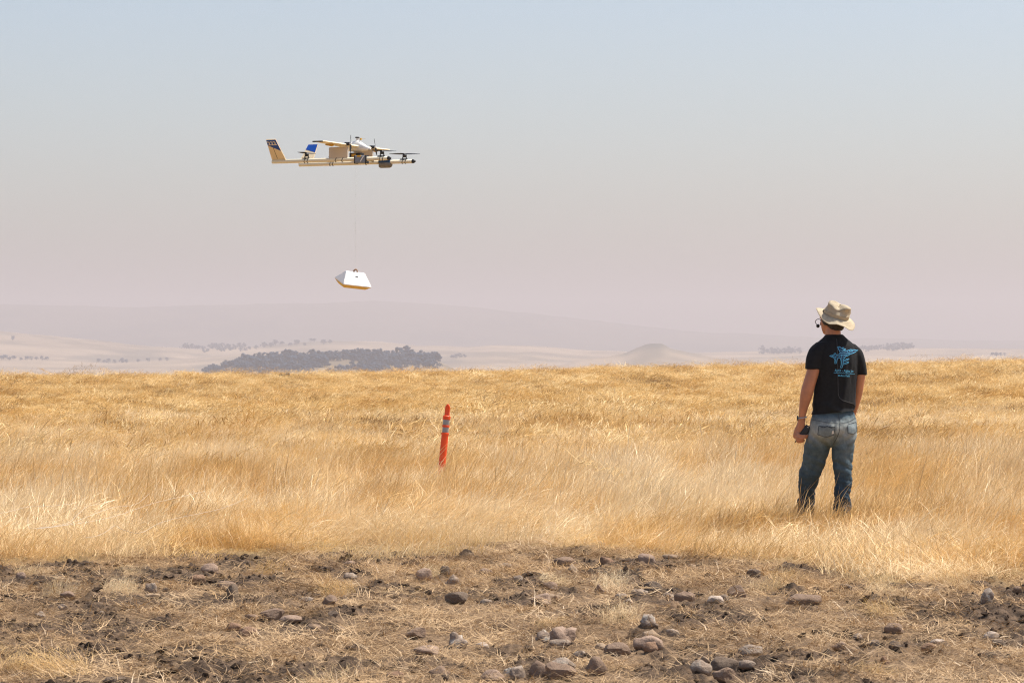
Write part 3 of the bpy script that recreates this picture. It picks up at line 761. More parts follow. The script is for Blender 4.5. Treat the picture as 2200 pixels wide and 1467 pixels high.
# ------------------------------------------------------------------ orange marker post
def lathe(bm, prof, n=20, mtx=None):
    rings = []
    for r_, z_ in prof:
        rings.append([bm.verts.new((r_*math.cos(6.28318*k/n), r_*math.sin(6.28318*k/n), z_)) for k in range(n)])
    for a, b in zip(rings, rings[1:]):
        for k in range(n): bm.faces.new((a[k], a[(k+1) % n], b[(k+1) % n], b[k]))
    bm.faces.new(rings[0][::-1]); bm.faces.new(rings[-1])
    vs_ = [v for rg in rings for v in rg]
    if mtx is not None:
        for v in vs_: v.co = mtx @ v.co
    return vs_
def box(bm, lo, hi, mtx=None, bev=0.0):
    g = bmesh.ops.create_cube(bm, size=1.0); vs_ = g['verts']
    for v in vs_: v.co = Vector([lo[i] + (v.co[i]+0.5)*(hi[i]-lo[i]) for i in range(3)])
    if bev:
        es = list({e for v in vs_ for e in v.link_edges})
        r_ = bmesh.ops.bevel(bm, geom=es, offset=bev, segments=2, affect='EDGES', profile=0.5)
        vs_ = list({v for f in r_['faces'] for v in f.verts} | {v for v in vs_ if v.is_valid})
    if mtx is not None:
        for v in vs_: v.co = mtx @ v.co
    return vs_
M_ORANGE = simple('orange_plastic', (0.80, 0.075, 0.009), 0.45, 0.12, 9, 0, 0.4)
M_RUBBER = simple('black_rubber', (0.02, 0.02, 0.02), 0.8, 0.2, 20)
M_REFL = simple('grey_reflective_band', (0.27, 0.27, 0.28), 0.35, 0.1, 60, 0, 0.5)
pd = 30.0
px_, py_ = (944-1100)*pd/FPX, pd
post = empty('marker_post', (px_, py_, gz1(px_, py_)), (R(-2), R(5.6), 0)); post.scale = (1.0, 1.0, 0.95)
tag(post, 'orange plastic marker post with two grey bands leaning in the grass', 'marker post')
bm = bmesh.new()
PZ = 0.1
lathe(bm, [(r_, z_+PZ*(z_ > 0.06)) for r_, z_ in [(0.0375, 0.05), (0.0375, 0.53), (0.042, 0.535), (0.042, 0.553), (0.0335, 0.556), (0.0335, 0.617), (0.0395, 0.62), (0.0395, 0.636), (0.0335, 0.64), (0.0335, 0.70), (0.040, 0.704), (0.041, 0.738), (0.036, 0.744), (0.029, 0.748)]], 24)
obj('tube', bm, M_ORANGE, post)
for z0 in (0.658, 0.742):
    bm = bmesh.new(); lathe(bm, [(0.0342, z0), (0.0345, z0+0.001), (0.0345, z0+0.056), (0.0342, z0+0.057)], 24); obj('reflective_band', bm, M_REFL, post, True)
bm = bmesh.new()   # flattened pull handle with a pointed head and a groove down its front
n = 16
prof = [(0.028, 0.026, 0.742), (0.027, 0.016, 0.76), (0.027, 0.012, 0.80), (0.0275, 0.011, 0.832), (0.025, 0.010, 0.846), (0.013, 0.008, 0.868), (0.003, 0.005, 0.876)]
rings = []
for a_, b_, z_ in prof:
    ring = []
    for k in range(n):
        t_ = 6.28318*k/n; yy_ = b_*math.sin(t_)
        if z_ > 0.75 and z_ < 0.84 and abs(math.cos(t_)) < 0.45: yy_ *= 0.45
        ring.append(bm.verts.new((a_*math.cos(t_), yy_, z_+PZ)))
    rings.append(ring)
for a_, b_ in zip(rings, rings[1:]):
    for k in range(n): bm.faces.new((a_[k], a_[(k+1) % n], b_[(k+1) % n], b_[k]))
bm.faces.new(rings[0][::-1]); bm.faces.new(rings[-1])
obj('pull_handle', bm, M_ORANGE, post, True)
bm = bmesh.new(); lathe(bm, [(0.19, -0.01), (0.19, 0.02), (0.10, 0.045), (0.05, 0.07), (0.045, 0.075)], 8); obj('base', bm, M_RUBBER, post)

# ------------------------------------------------------------------ delivery drone
M_WHITE = simple('white_airframe', (0.78, 0.76, 0.72), 0.45, 0.04, 6, 0, 0.4)
M_BLUE = simple('blue_paint', (0.003, 0.06, 0.32), 0.4, 0.08, 8, 0, 0.4)
M_CARBON = simple('black_carbon', (0.018, 0.018, 0.02), 0.5, 0.25, 30, 0, 0.4)
M_GREYBAG = simple('grey_blue_cover', (0.20, 0.215, 0.25), 0.75, 0.15, 25, 0.2)
M_NAVY = simple('navy_cover', (0.012, 0.05, 0.12), 0.6, 0.15, 25)
M_GREYCASE = simple('grey_case', (0.18, 0.16, 0.14), 0.6, 0.15, 25)
M_CREAM = simple('cream_marking', (0.75, 0.66, 0.5), 0.5, 0.03, 5)
M_YEL = simple('amber_part', (0.6, 0.34, 0.04), 0.5, 0.1, 8)
M_WING = simple('bounce_tinted_wing', (0.76, 0.67, 0.48), 0.5, 0.04, 6)  # white wing and booms, base colour tinted with golden ground bounce
M_FIN = simple('bounce_tinted_fin', (0.70, 0.56, 0.36), 0.5, 0.04, 6)  # white fins with the field's golden bounce light mixed into their colour
M_FOAM = simple('cream_foam', (0.56, 0.47, 0.37), 0.7, 0.05, 12)
S = 200.0
drone = empty('delivery_drone', ((765-1100)/S, FPX/S, CAM_Z+(735-348)/S), (0, 0, R(-25)))
tag(drone, 'white twin-boom delivery drone hovering with black rotors and tail fin 222', 'drone')
HB = 0.284                                    # half the distance between the booms
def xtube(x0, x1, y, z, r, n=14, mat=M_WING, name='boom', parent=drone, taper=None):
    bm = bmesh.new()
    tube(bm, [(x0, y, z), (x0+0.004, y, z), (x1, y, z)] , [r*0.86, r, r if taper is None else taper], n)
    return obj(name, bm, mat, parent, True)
def prop_blade_mesh(bm, rad, ang, m=Matrix.Identity(4), wid=0.016):
    for s in (0, math.pi):
        vs_ = []
        for t_ in np.linspace(0.04, 1, 8):
            w_ = wid*(0.55+1.1*math.sin(min(1, t_*1.15)*math.pi)**0.8*0.6)*(1 if t_ < 0.95 else 0.5); tw = 0.5*(1-t_)+0.12
            vs_.append([(t_*rad, w_*math.cos(tw), w_*math.sin(tw)), (t_*rad, -w_*math.cos(tw), -w_*math.sin(tw))])
        rot = Matrix.Rotation(ang+s, 4, 'Z')
        top = [[bm.verts.new(m @ (rot @ Vector((p[0], p[1], p[2]+0.0016)))) for p in pr] for pr in vs_]
        bot = [[bm.verts.new(m @ (rot @ Vector((p[0], p[1], p[2]-0.0016)))) for p in pr] for pr in vs_]
        for i in range(7):
            bm.faces.new((top[i][0], top[i][1], top[i+1][1], top[i+1][0])); bm.faces.new((bot[i][1], bot[i][0], bot[i+1][0], bot[i+1][1]))
            bm.faces.new((top[i][0], top[i+1][0], bot[i+1][0], bot[i][0])); bm.faces.new((top[i+1][1], top[i][1], bot[i][1], bot[i+1][1]))
def fin(side):
    # canted outwards by about 41 degrees; chord 0.17 at the boom, 0.115 at the tip
    b0, b1, t0, t1 = -0.868, -0.698, -0.84, -0.725
    H, dY = 0.215, 0.183*side
    nrm = Vector((0, -H*side, dY*side)).normalized() if side > 0 else Vector((0, -H, dY)).normalized()
    nrm = Vector((0, -H, 0.183 if side > 0 else -0.183)).normalized()     # the face the camera sees
    def P(u, v, off=0.0):
        x = (b0+(b1-b0)*u)*(1-v) + (t0+(t1-t0)*u)*v
        return Vector((x, side*HB + dY*v, 0.012 + H*v)) + nrm*off
    def slab(uv, th0, th1):
        bm = bmesh.new()
        f = [bm.verts.new(P(u, v, th1)) for u, v in uv]; b = [bm.verts.new(P(u, v, th0)) for u, v in uv]
        bm.faces.new(f); bm.faces.new(b[::-1])
        for i in range(len(uv)): j = (i+1) % len(uv); bm.faces.new((f[j], f[i], b[i], b[j]))
        bmesh.ops.recalc_face_normals(bm, faces=bm.faces); return bm
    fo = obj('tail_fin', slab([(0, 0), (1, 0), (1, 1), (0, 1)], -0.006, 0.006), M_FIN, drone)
    lo, hi = (0.74, 0.46) if side < 0 else (0.73, 0.56)
    for a, b in ((0.0062, 0.0078), (-0.0078, -0.0062)):
        obj('painted_tip', slab([(0.004, lo), (0.996, hi), (0.996, 0.994), (0.004, 0.994)], a, b), M_BLUE, fo)
    if side < 0:
        bm = bmesh.new()
        uv = [(0.42, 0.10), (0.45, 0.10), (0.45, 0.62), (0.42, 0.62)]
        obj('hinge_line', slab(uv, 0.0062, 0.0072), M_CARBON, fo)
        cu = bpy.data.curves.new('number', 'FONT'); cu.body = '222'; cu.size = 0.066; cu.align_x = 'CENTER'; cu.align_y = 'CENTER'; cu.offset = 0.0011; cu.extrude = 0.0004
        tmp = bpy.data.objects.new('number', cu); COL.objects.link(tmp)
        bpy.context.view_layer.update()
        me = bpy.data.meshes.new_from_object(tmp.evaluated_get(bpy.context.evaluated_depsgraph_get())); bpy.data.objects.remove(tmp)
        c0 = P(0.47, 0.82, 0.0085); ex = Vector((1, 0, 0)); ey = Vector((0, dY, H)).normalized()
        for v in me.vertices:
            v.co = c0 + ex*(v.co.x*1.08 - v.co.y*0.18) + ey*v.co.y*1.05 + nrm*v.co.z
        me.materials.clear(); me.materials.append(M_CREAM)
        obj('number', me, None, fo)
def strap(parent, x, y, z, r, w=0.006, lean=0.0):
    bm = bmesh.new()
    pts = [(x+lean*math.sin(a), y+r*math.cos(a), z+r*math.sin(a)) for a in np.linspace(0, 6.28318, 19)]
    tube(bm, pts, w*0.5, 6, False); return obj('strap', bm, M_CARBON, parent, True)
for side in (-1, 1):
    y0 = side*HB
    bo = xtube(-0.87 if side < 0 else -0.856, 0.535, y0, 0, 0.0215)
    bm = bmesh.new(); tube(bm, [(0.534, y0, 0), (0.55, y0, 0), (0.567, y0, 0), (0.574, y0, 0)], [0.0225, 0.021, 0.012, 0.003], 14)
    obj('nose_cap', bm, M_CARBON, bo, True)
    for xs in (-0.085, -0.005) if side < 0 else (-0.02,): strap(bo, xs, y0, 0, 0.0235, 0.007, 0.01)
    fin(side)
    # pylon between boom and wing
    bm = bmesh.new()
    vs_ = box(bm, (-0.172, y0-0.014, 0.012), (0.055, y0+0.014, 0.135), None, 0.006)
    obj('pylon', bm, M_FOAM, drone)
    # four lift motors, each on a bracket strapped to the boom
    for xm, ang in ((-0.447, 1.45 if side < 0 else 2.3), (0.464 if side < 0 else 0.44, 0.95 if side < 0 else 0.45)):
        bm = bmesh.new()
        box(bm, (xm-0.05, y0-0.014, 0.024), (xm+0.03, y0+0.014, 0.031), None, 0.002)
        for q in (-0.022, 0.02): box(bm, (xm+q-0.003, y0-0.008, 0.018), (xm+q+0.003, y0+0.008, 0.05))
        br = obj('motor_bracket', bm, M_CARBON, drone)
        for q in (-0.018, 0.018): strap(br, xm+q, y0, 0, 0.0235, 0.006, 0.008)
        bm = bmesh.new(); lathe(bm, [(0.014, 0.045), (0.022, 0.049), (0.0235, 0.07), (0.020, 0.076), (0.007, 0.079), (0.006, 0.088)], 16, Matrix.Translation((xm, y0, 0)))
        mo = obj('lift_motor', bm, M_CARBON, drone, True)
        bm = bmesh.new(); prop_blade_mesh(bm, 0.165, ang, Matrix.Translation((xm, y0, 0.083)), 0.011); obj('propeller', bm, M_CARBON, mo)
# wing with rounded nose, tapered plan and a little dihedral
bm = bmesh.new(); secs = []
for yv in (-0.745, -0.73, -0.5, -0.284, 0, 0.284, 0.5, 0.73, 0.745):
    t_ = abs(yv)/0.745; ch = 0.235*(1-0.42*t_); le = 0.062-0.03*t_; th = 0.019*(1-0.45*t_)
    if abs(yv) > 0.74: ch *= 0.75; th *= 0.4; le -= 0.02
    z0 = 0.152 + 0.012*t_
    prof = [(0, 0), (0.06, 0.75), (0.3, 1.0), (0.65, 0.62), (1.0, 0.05), (0.65, -0.25), (0.3, -0.45), (0.06, -0.4)]
    secs.append([bm.verts.new((le-ch*u, yv, z0+th*v)) for u, v in prof])
for a, b in zip(secs, secs[1:]):
    for k in range(8): bm.faces.new((a[k], a[(k+1) % 8], b[(k+1) % 8], b[k]))
bm.faces.new(secs[0]); bm.faces.new(secs[-1][::-1]); bmesh.ops.recalc_face_normals(bm, faces=bm.faces)
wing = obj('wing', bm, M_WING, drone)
for side in (-1, 1):
    bm = bmesh.new()     # dark wing-tip cap
    box(bm, (-0.115, side*0.752-0.009, 0.158), (0.005, side*0.752+0.009, 0.172), None, 0.004); obj('wing_tip', bm, M_CARBON, wing)
    bm = bmesh.new(); tube(bm, [(-0.10, side*0.50, 0.148), (-0.02, side*0.50, 0.142), (0.0, side*0.5, 0.142)], [0.006, 0.016, 0.009], 10); obj('servo_fairing', bm, M_YEL, wing, True)
    bm = bmesh.new(); tube(bm, [(0.02, side*HB, 0.166), (0.075, side*HB, 0.166)], 0.019, 12); mo = obj('thrust_motor', bm, M_CARBON, wing, True)
    bm = bmesh.new(); tube(bm, [(0.0755, side*HB, 0.166), (0.088, side*HB, 0.166), (0.097, side*HB, 0.166)], [0.014, 0.011, 0.003], 12); obj('spinner', bm, M_WHITE, mo, True)
    bm = bmesh.new(); prop_blade_mesh(bm, 0.095, 0.05 if side < 0 else -0.35, Matrix.Translation((0.086, side*HB, 0.166)) @ Matrix.Rotation(R(-90), 4, 'Y'), 0.009); obj('propeller', bm, M_CARBON, mo)
# fuselage pod with a sloping white nose, open dark belly
bm = bmesh.new(); secs = []
for xv, hw, zl, zh in ((-0.155, 0.012, 0.15, 0.165), (-0.10, 0.038, 0.11, 0.185), (-0.03, 0.048, 0.10, 0.212), (0.03, 0.048, 0.098, 0.224), (0.075, 0.042, 0.10, 0.195), (0.13, 0.03, 0.108, 0.16), (0.175, 0.014, 0.115, 0.14)):
    secs.append([bm.verts.new((xv, hw*math.copysign(abs(math.cos(a))**0.8, math.cos(a)), (zl+zh)/2+(zh-zl)/2*math.copysign(abs(math.sin(a))**0.9, math.sin(a)))) for a in np.linspace(0, 6.28318, 17)[:-1]])
for a, b in zip(secs, secs[1:]):
    for k in range(16): bm.faces.new((a[k], a[(k+1) % 16], b[(k+1) % 16], b[k]))
bm.faces.new(secs[0]); bm.faces.new(secs[-1][::-1]); bmesh.ops.recalc_face_normals(bm, faces=bm.faces)
fus = obj('fuselage', bm, M_WHITE, drone, True)
bm = bmesh.new(); lathe(bm, [(0.016, 0.222), (0.014, 0.244)], 12, Matrix.Translation((0.015, 0, 0))); obj('antenna_mast', bm, M_WHITE, fus)
bm = bmesh.new(); lathe(bm, [(0.014, 0.2445), (0.024, 0.248), (0.024, 0.256), (0.018, 0.26)], 16, Matrix.Translation((0.015, 0, 0))); obj('antenna_puck', bm, M_CARBON, fus, True)
bm = bmesh.new(); box(bm, (0.048, -0.012, 0.224), (0.066, 0.012, 0.246), None, 0.003); tube(bm, [(0.066, 0, 0.24), (0.12, 0, 0.24)], 0.0012, 5); obj('air_probe', bm, M_YEL, fus)
bm = bmesh.new(); box(bm, (-0.06, -0.045, 0.03), (0.075, 0.045, 0.088), None, 0.006); obj('winch_bay', bm, M_CARBON, fus)
bm = bmesh.new(); box(bm, (-0.03, -0.05, 0.045), (0.02, 0.05, 0.075), None, 0.004); obj('winch_cover', bm, M_YEL, fus)
bm = bmesh.new()
for xv in (-0.055, 0.07): tube(bm, [(xv, -HB+0.016, 0.012), (xv, 0, 0.03), (xv, HB-0.016, 0.012)], 0.008, 8)
obj('cross_spar', bm, M_CARBON, drone, True)
# battery packs on both booms
bm = bmesh.new(); box(bm, (0.145, -HB-0.034, -0.045), (0.288, -HB+0.034, 0.036), None, 0.012); bp = obj('battery_pack', bm, M_GREYBAG, drone)
for xs, ln in ((0.15, 0.012), (0.283, 0.012)):
    bm = bmesh.new(); box(bm, (xs-0.005, -HB-0.037, -0.049), (xs+0.005, -HB+0.037, 0.039), Matrix.Identity(4), 0.003); obj('strap', bm, M_CARBON, bp)
bm = bmesh.new(); box(bm, (0.178, -HB-0.0365, 0.02), (0.225, -HB+0.02, 0.0385), None, 0.003); obj('amber_tab', bm, M_YEL, bp)
bm = bmesh.new(); mt_ = Matrix.Translation((0.24, -HB-0.0355, 0.0)) @ Matrix.Rotation(R(35), 4, 'Y'); box(bm, (-0.005, -0.001, -0.035), (0.005, 0.001, 0.035), mt_); obj('label_stripe', bm, M_WHITE, bp)
bm = bmesh.new(); box(bm, (0.135, HB-0.036, -0.012), (0.275, HB+0.036, 0.03), None, 0.01); bp = obj('battery_pack', bm, M_NAVY, drone)
bm = bmesh.new(); tube(bm, [(0.142, HB, -0.024), (0.148, HB, -0.026), (0.255, HB, -0.026), (0.272, HB, -0.024), (0.285, HB, -0.022)], [(0.03,0.036), (0.034,0.04), (0.034,0.04), (0.026,0.032), (0.014,0.018)], 16); obj('sensor_case', bm, M_GREYCASE, bp, True)
# ------------------------------------------------------------------ tether and parcel
PK = Vector(((763.5-1100)/S, FPX/S+0.0, CAM_Z+(735-580)/S))      # the handle
bm = bmesh.new(); top_ = Vector((drone.location.x, drone.location.y, drone.location.z+0.03)); tube(bm, [(0, 0, 0), (top_-PK)*0.5, top_-PK], 0.0011, 6)
te = obj('tether_line', bm, M_WHITE); te.location = PK; tag(te, 'thin line hanging from the drone down to the white parcel', 'line')
M_CARD = simple('white_card', (0.82, 0.80, 0.77), 0.6, 0.03, 4)
M_CARD_BOUNCE = simple('card_golden_bounce', (0.72, 0.50, 0.15), 0.8, 0.06, 10)  # parcel underside: golden light off the field painted into the card
M_TAN = simple('brown_card', (0.32, 0.19, 0.11), 0.8, 0.1, 10)
par = empty('delivery_parcel', PK - Vector((0, 0, 0.03)), (0, 0, 0)); tag(par, 'white folded-card parcel hanging on the line below the drone', 'parcel')
par.rotation_euler = (Matrix.Rotation(R(13.5), 4, 'Y') @ Matrix.Rotation(R(13), 4, 'X') @ Matrix.Rotation(R(30), 4, 'Z')).to_euler()
bm = bmesh.new()
def rect(hl, hw, z_): return [bm.verts.new((sx*hl, sy*hw, z_)) for sx, sy in ((-1,-1),(1,-1),(1,1),(-1,1))]
r0 = rect(0.112, 0.014, 0.0); r1 = rect(0.170, 0.130, -0.118); r2 = rect(0.130, 0.07, -0.168)
for a, b in ((r0, r1), (r1, r2)):
    for k in range(4): bm.faces.new((a[k], a[(k+1) % 4], b[(k+1) % 4], b[k]))
bm.faces.new(r0); bm.faces.new(r2[::-1]); bmesh.ops.recalc_face_normals(bm, faces=bm.faces)
bmesh.ops.bevel(bm, geom=list(bm.edges), offset=0.005, segments=3, affect='EDGES')
pb = obj('box', bm, M_CARD, par); pb.data.materials.append(M_CARD_BOUNCE)
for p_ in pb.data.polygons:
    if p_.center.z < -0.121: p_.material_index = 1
bm = bmesh.new(); tube(bm, [(-0.022, 0, -0.002), (-0.018, 0, 0.018), (-0.006, 0, 0.029), (0.008, 0, 0.028), (0.018, 0, 0.016), (0.023, 0, -0.002)], [(0.004, 0.009)]*6, 8); obj('handle', bm, M_TAN, par, True)
bm = bmesh.new()
nn = Vector((0, -0.118, 0.116)).normalized(); dn = Vector((0, -0.116, -0.118)).normalized()
c0 = Vector((0.004, -0.014, 0)) + dn*0.055 + nn*0.0005
q = [c0+Vector((sx*0.016, 0, 0))+dn*sy*0.006 for sx, sy in ((-1,-1),(1,-1),(1,1),(-1,1))]
f_ = [bm.verts.new(p+nn*0.002) for p in q]; g_ = [bm.verts.new(p-nn*0.001) for p in q]
bm.faces.new(f_); bm.faces.new(g_[::-1])
for k in range(4): bm.faces.new((f_[k], g_[k], g_[(k+1) % 4], f_[(k+1) % 4]))
bmesh.ops.recalc_face_normals(bm, faces=bm.faces); obj('slot', bm, M_CARBON, pb)
# ------------------------------------------------------------------ the man
MPX = 271.0
MX, MY = (1785-1100)/MPX, FPX/MPX
def Q(x, y, dep=0.0): return Vector(((x-1785)/MPX, dep, (1162-y)/MPX))
def loft(bm, rings, n=22, per=4, yaw=0.0):
    """rings: (x, y_depth, z, rx, ry[, yaw]) horizontal ellipses, joined smoothly into a closed body"""
    rows = catmull([tuple(r_[:5]) + ((r_[5] if len(r_) > 5 else yaw),) for r_ in rings], per)
    vr = []
    for x, y, z, rx, ry, yw in rows:
        ca, sa = math.cos(yw), math.sin(yw); ring = []
        for k in range(n):
            t_ = 6.28318530*k/n; u, v = rx*math.cos(t_), ry*math.sin(t_)
            ring.append(bm.verts.new((x+u*ca-v*sa, y+u*sa+v*ca, z)))
        vr.append(ring)
    for a, b in zip(vr, vr[1:]):
        for k in range(n): bm.faces.new((a[k], a[(k+1) % n], b[(k+1) % n], b[k]))
    bm.faces.new(vr[0][::-1]); bm.faces.new(vr[-1])
    bmesh.ops.recalc_face_normals(bm, faces=bm.faces)
def LR(px, py, dep, hwpx, ry, yaw=0.0): p = Q(px, py, dep); return (p.x, p.y, p.z, hwpx/MPX, ry, yaw)
def remesh(bm, voxel, smooth=6, fac=0.5):
    me = bpy.data.meshes.new('tmp'); bm.to_mesh(me); bm.free()
    o = bpy.data.objects.new('tmp', me); COL.objects.link(o)
    md = o.modifiers.new('r', 'REMESH'); md.mode = 'VOXEL'; md.voxel_size = voxel; md.adaptivity = 0
    ms = o.modifiers.new('s', 'SMOOTH'); ms.iterations = smooth; ms.factor = fac
    bpy.context.view_layer.update()
    dg = bpy.context.evaluated_depsgraph_get()
    out = bpy.data.meshes.new_from_object(o.evaluated_get(dg)); bpy.data.objects.remove(o); bpy.data.meshes.remove(me)
    out.polygons.foreach_set('use_smooth', [True]*len(out.polygons)); out.materials.clear()
    return out
def get_co(me): a = np.empty(len(me.vertices)*3); me.vertices.foreach_get('co', a); return a.reshape(-1, 3)
def get_no(me):
    a = np.empty(len(me.vertices)*3); me.vertices.foreach_get('normal', a); return a.reshape(-1, 3)
def set_co(me, co): me.vertices.foreach_set('co', co.ravel()); me.update()

M_SKIN = simple('tanned_skin', (0.48, 0.205, 0.11), 0.5, 0.12, 14, 0.05, 0.35)
M_SHIRT = simple('black_cotton', (0.012, 0.0122, 0.0132), 0.85, 0.2, 40, 0.15, 0.18, sheen=0.02)
M_HAIR = simple('dark_brown_hair', (0.028, 0.017, 0.012), 0.6, 0.4, 90, 0.5)
M_HAT = simple('beige_cotton', (0.47, 0.385, 0.265), 0.9, 0.1, 60, 0.25, 0.1)
M_BOOT = simple('brown_boot', (0.12, 0.08, 0.05), 0.7, 0.2, 20)
M_PRINT = simple('light_blue_print', (0.10, 0.42, 0.66), 0.7, 0.08, 40)
M_PRINT2 = simple('deep_blue_print', (0.010, 0.036, 0.085), 0.8, 0.15, 40)
M_STEEL = simple('watch_steel', (0.45, 0.43, 0.4), 0.3, 0.1, 30, metal=0.8)
M_BLACK = simple('black_plastic', (0.015, 0.015, 0.017), 0.45, 0.2, 20)
M_STITCH = simple('dark_seam', (0.045, 0.055, 0.065), 0.9, 0.2, 40)
def denim():
    m, nt, out = new_mat('faded_denim')
    tc = N(nt, 'ShaderNodeTexCoord'); at = N(nt, 'ShaderNodeAttribute', attribute_name='fade')
    n1 = N(nt, 'ShaderNodeTexNoise'); n1.inputs['Scale'].default_value = 26; n1.inputs['Detail'].default_value = 7; L(nt, tc.outputs['Object'], n1.inputs['Vector'])
    mp = N(nt, 'ShaderNodeMapping'); mp.inputs['Scale'].default_value = (260, 260, 30); L(nt, tc.outputs['Object'], mp.inputs[0])
    n2 = N(nt, 'ShaderNodeTexNoise'); n2.inputs['Scale'].default_value = 1; n2.inputs['Detail'].default_value = 2; L(nt, mp.outputs[0], n2.inputs['Vector'])
    c = ramp(nt, at.outputs['Fac'], [(0.0, (0.02, 0.042, 0.064)), (0.45, (0.085, 0.125, 0.15)), (1.0, (0.31, 0.335, 0.32))])
    c = mix(nt, 0.8, c, ramp(nt, n1.outputs[0], [(0.3, (0.65, 0.68, 0.7)), (0.7, (1.25, 1.22, 1.18))]), 'MULTIPLY')
    c = mix(nt, 0.5, c, ramp(nt, n2.outputs[0], [(0.3, (0.7, 0.7, 0.72)), (0.7, (1.25, 1.25, 1.2))]), 'MULTIPLY')
    p = N(nt, 'ShaderNodeBsdfPrincipled'); p.inputs['Roughness'].default_value = 0.85; p.inputs['Specular IOR Level'].default_value = 0.2
    L(nt, c, p.inputs['Base Color'])
    b = N(nt, 'ShaderNodeBump'); b.inputs['Strength'].default_value = 0.25; b.inputs['Distance'].default_value = 0.004
    L(nt, n1.outputs[0], b.inputs['Height']); L(nt, b.outputs[0], p.inputs['Normal']); L(nt, p.outputs[0], out.inputs[0]); return m
M_DENIM = denim()

man = empty('person', (MX, MY, gz1(MX, MY)))
tag(man, 'man in beige sun hat, black t-shirt and jeans seen from behind, looking towards the drone', 'person')
YB = R(18)                                      # body turned a little to the left
# --- bare body: head, neck, arms and hands (torso and legs run on inside the clothes)
bm = bmesh.new()
loft(bm, [LR(1790,945,0,28,0.08,YB), LR(1790,925,0,38,0.10,YB), LR(1790,900,0,40,0.11,YB), LR(1793,850,0.0,38,0.105,YB), LR(1795,790,0,42,0.11,YB), LR(1795,755,0,44,0.09,YB), LR(1793,738,0.0,30,0.07,YB), LR(1791,728,0.005,18,0.062,YB), LR(1790,716,0.008,16.5,0.06,YB), LR(1790,704,0.015,16,0.06,YB), LR(1789,690,0.02,14,0.06,YB)])
YH = R(46); FR = Vector((-math.sin(YH), math.cos(YH), 0)); LF = Vector((-math.cos(YH), -math.sin(YH), 0))   # face and left-ear directions
hc = Q(1789, 690, 0.02)
def HR(dz, fwd, rx, ry): p = hc + FR*fwd; return (p.x, p.y, hc.z+dz, rx, ry, YH)
loft(bm, [HR(-0.118,0.050,0.018,0.022), HR(-0.108,0.042,0.036,0.040), HR(-0.085,0.030,0.052,0.062), HR(-0.055,0.018,0.062,0.082), HR(-0.02,0.004,0.071,0.094), HR(0.02,-0.004,0.075,0.098), HR(0.06,-0.006,0.072,0.094), HR(0.09,-0.006,0.055,0.074), HR(0.108,-0.006,0.025,0.035)])
def blob(bm, p, r_, sc=(1,1,1), yaw=0.0):
    g = bmesh.ops.create_uvsphere(bm, u_segments=12, v_segments=8, radius=r_)
    mt = Matrix.Rotation(yaw, 4, 'Z')
    for v in g['verts']: v.co = Vector(p) + mt @ Vector((v.co.x*sc[0], v.co.y*sc[1], v.co.z*sc[2]))
UP = Vector((0, 0, 1))
tube(bm, [hc+FR*0.088+UP*0.012, hc+FR*0.108-UP*0.018, hc+FR*0.112-UP*0.034, hc+FR*0.092-UP*0.042], [0.009, 0.012, 0.014, 0.009], 10)   # nose
blob(bm, hc+FR*0.086+UP*0.018+LF*0.03, 0.016, (1.4, 0.8, 0.6), YH); blob(bm, hc+FR*0.086+UP*0.018-LF*0.03, 0.016, (1.4, 0.8, 0.6), YH)   # brow
blob(bm, hc+FR*0.087-UP*0.062, 0.014, (1.7, 0.8, 0.7), YH); blob(bm, hc+FR*0.084-UP*0.073, 0.013, (1.5, 0.8, 0.7), YH); blob(bm, hc+FR*0.078-UP*0.098, 0.018, (1, 0.9, 0.8), YH)
for s in (1, -1): blob(bm, hc+LF*s*0.077-FR*0.005-UP*0.012, 0.026, (0.4, 0.75, 1.2), YH)                                            # ears
# left arm (screen left) hangs with the hand closed on a radio
loft(bm, [LR(1760,745,-0.05,14,0.05), LR(1754,765,-0.06,17,0.058), LR(1746,797,-0.07,14.5,0.056), LR(1738,822,-0.075,14,0.052), LR(1733,840,-0.075,14,0.05), LR(1730,855,-0.07,13.2,0.048), LR(1726,873,-0.06,10.5,0.042), LR(1723,890,-0.05,8.2,0.032), LR(1721.5,902,-0.045,7.6,0.026), LR(1719.5,914,-0.04,9,0.022), LR(1716,926,-0.035,10.5,0.021), LR(1712.5,937,-0.03,9.5,0.019), LR(1710.5,944,-0.03,7,0.015)])
# right arm reaches forward, its hand hidden by the hip
loft(bm, [LR(1834,750,0.05,14,0.05), LR(1842,770,0.06,15,0.055), LR(1849,806,0.07,12.5,0.052), LR(1847,830,0.085,12,0.05), LR(1845,848,0.10,11.5,0.047), LR(1842,868,0.12,10,0.04), LR(1838,888,0.15,8,0.032), LR(1834,902,0.165,7.4,0.026), LR(1831,916,0.175,9,0.022), LR(1829,930,0.18,10,0.02), LR(1828,938,0.18,8,0.016)])
FING = [[(1711,930,-0.045), (1715,936.5,-0.068), (1726,938,-0.072), (1734,937.5,-0.055), (1734,939,-0.035)],
        [(1709.5,935,-0.045), (1713,942,-0.070), (1722,943.5,-0.074), (1730.5,942,-0.06), (1731,943.5,-0.04)],
        [(1709,940,-0.042), (1711.5,947,-0.064), (1718,948.5,-0.068), (1725,948,-0.056), (1727,948.5,-0.04)],
        [(1709.5,944,-0.036), (1711.5,951,-0.052), (1717,952.5,-0.056), (1723,951.5,-0.046), (1725,950.5,-0.035)]]
for ch, rr in zip(FING, (0.0095, 0.0098, 0.0092, 0.0082)):
    tube(bm, catmull([tuple(Q(*p)) for p in ch], 3), [rr*(1.06-0.22*i/12) for i in range(13)], 9)
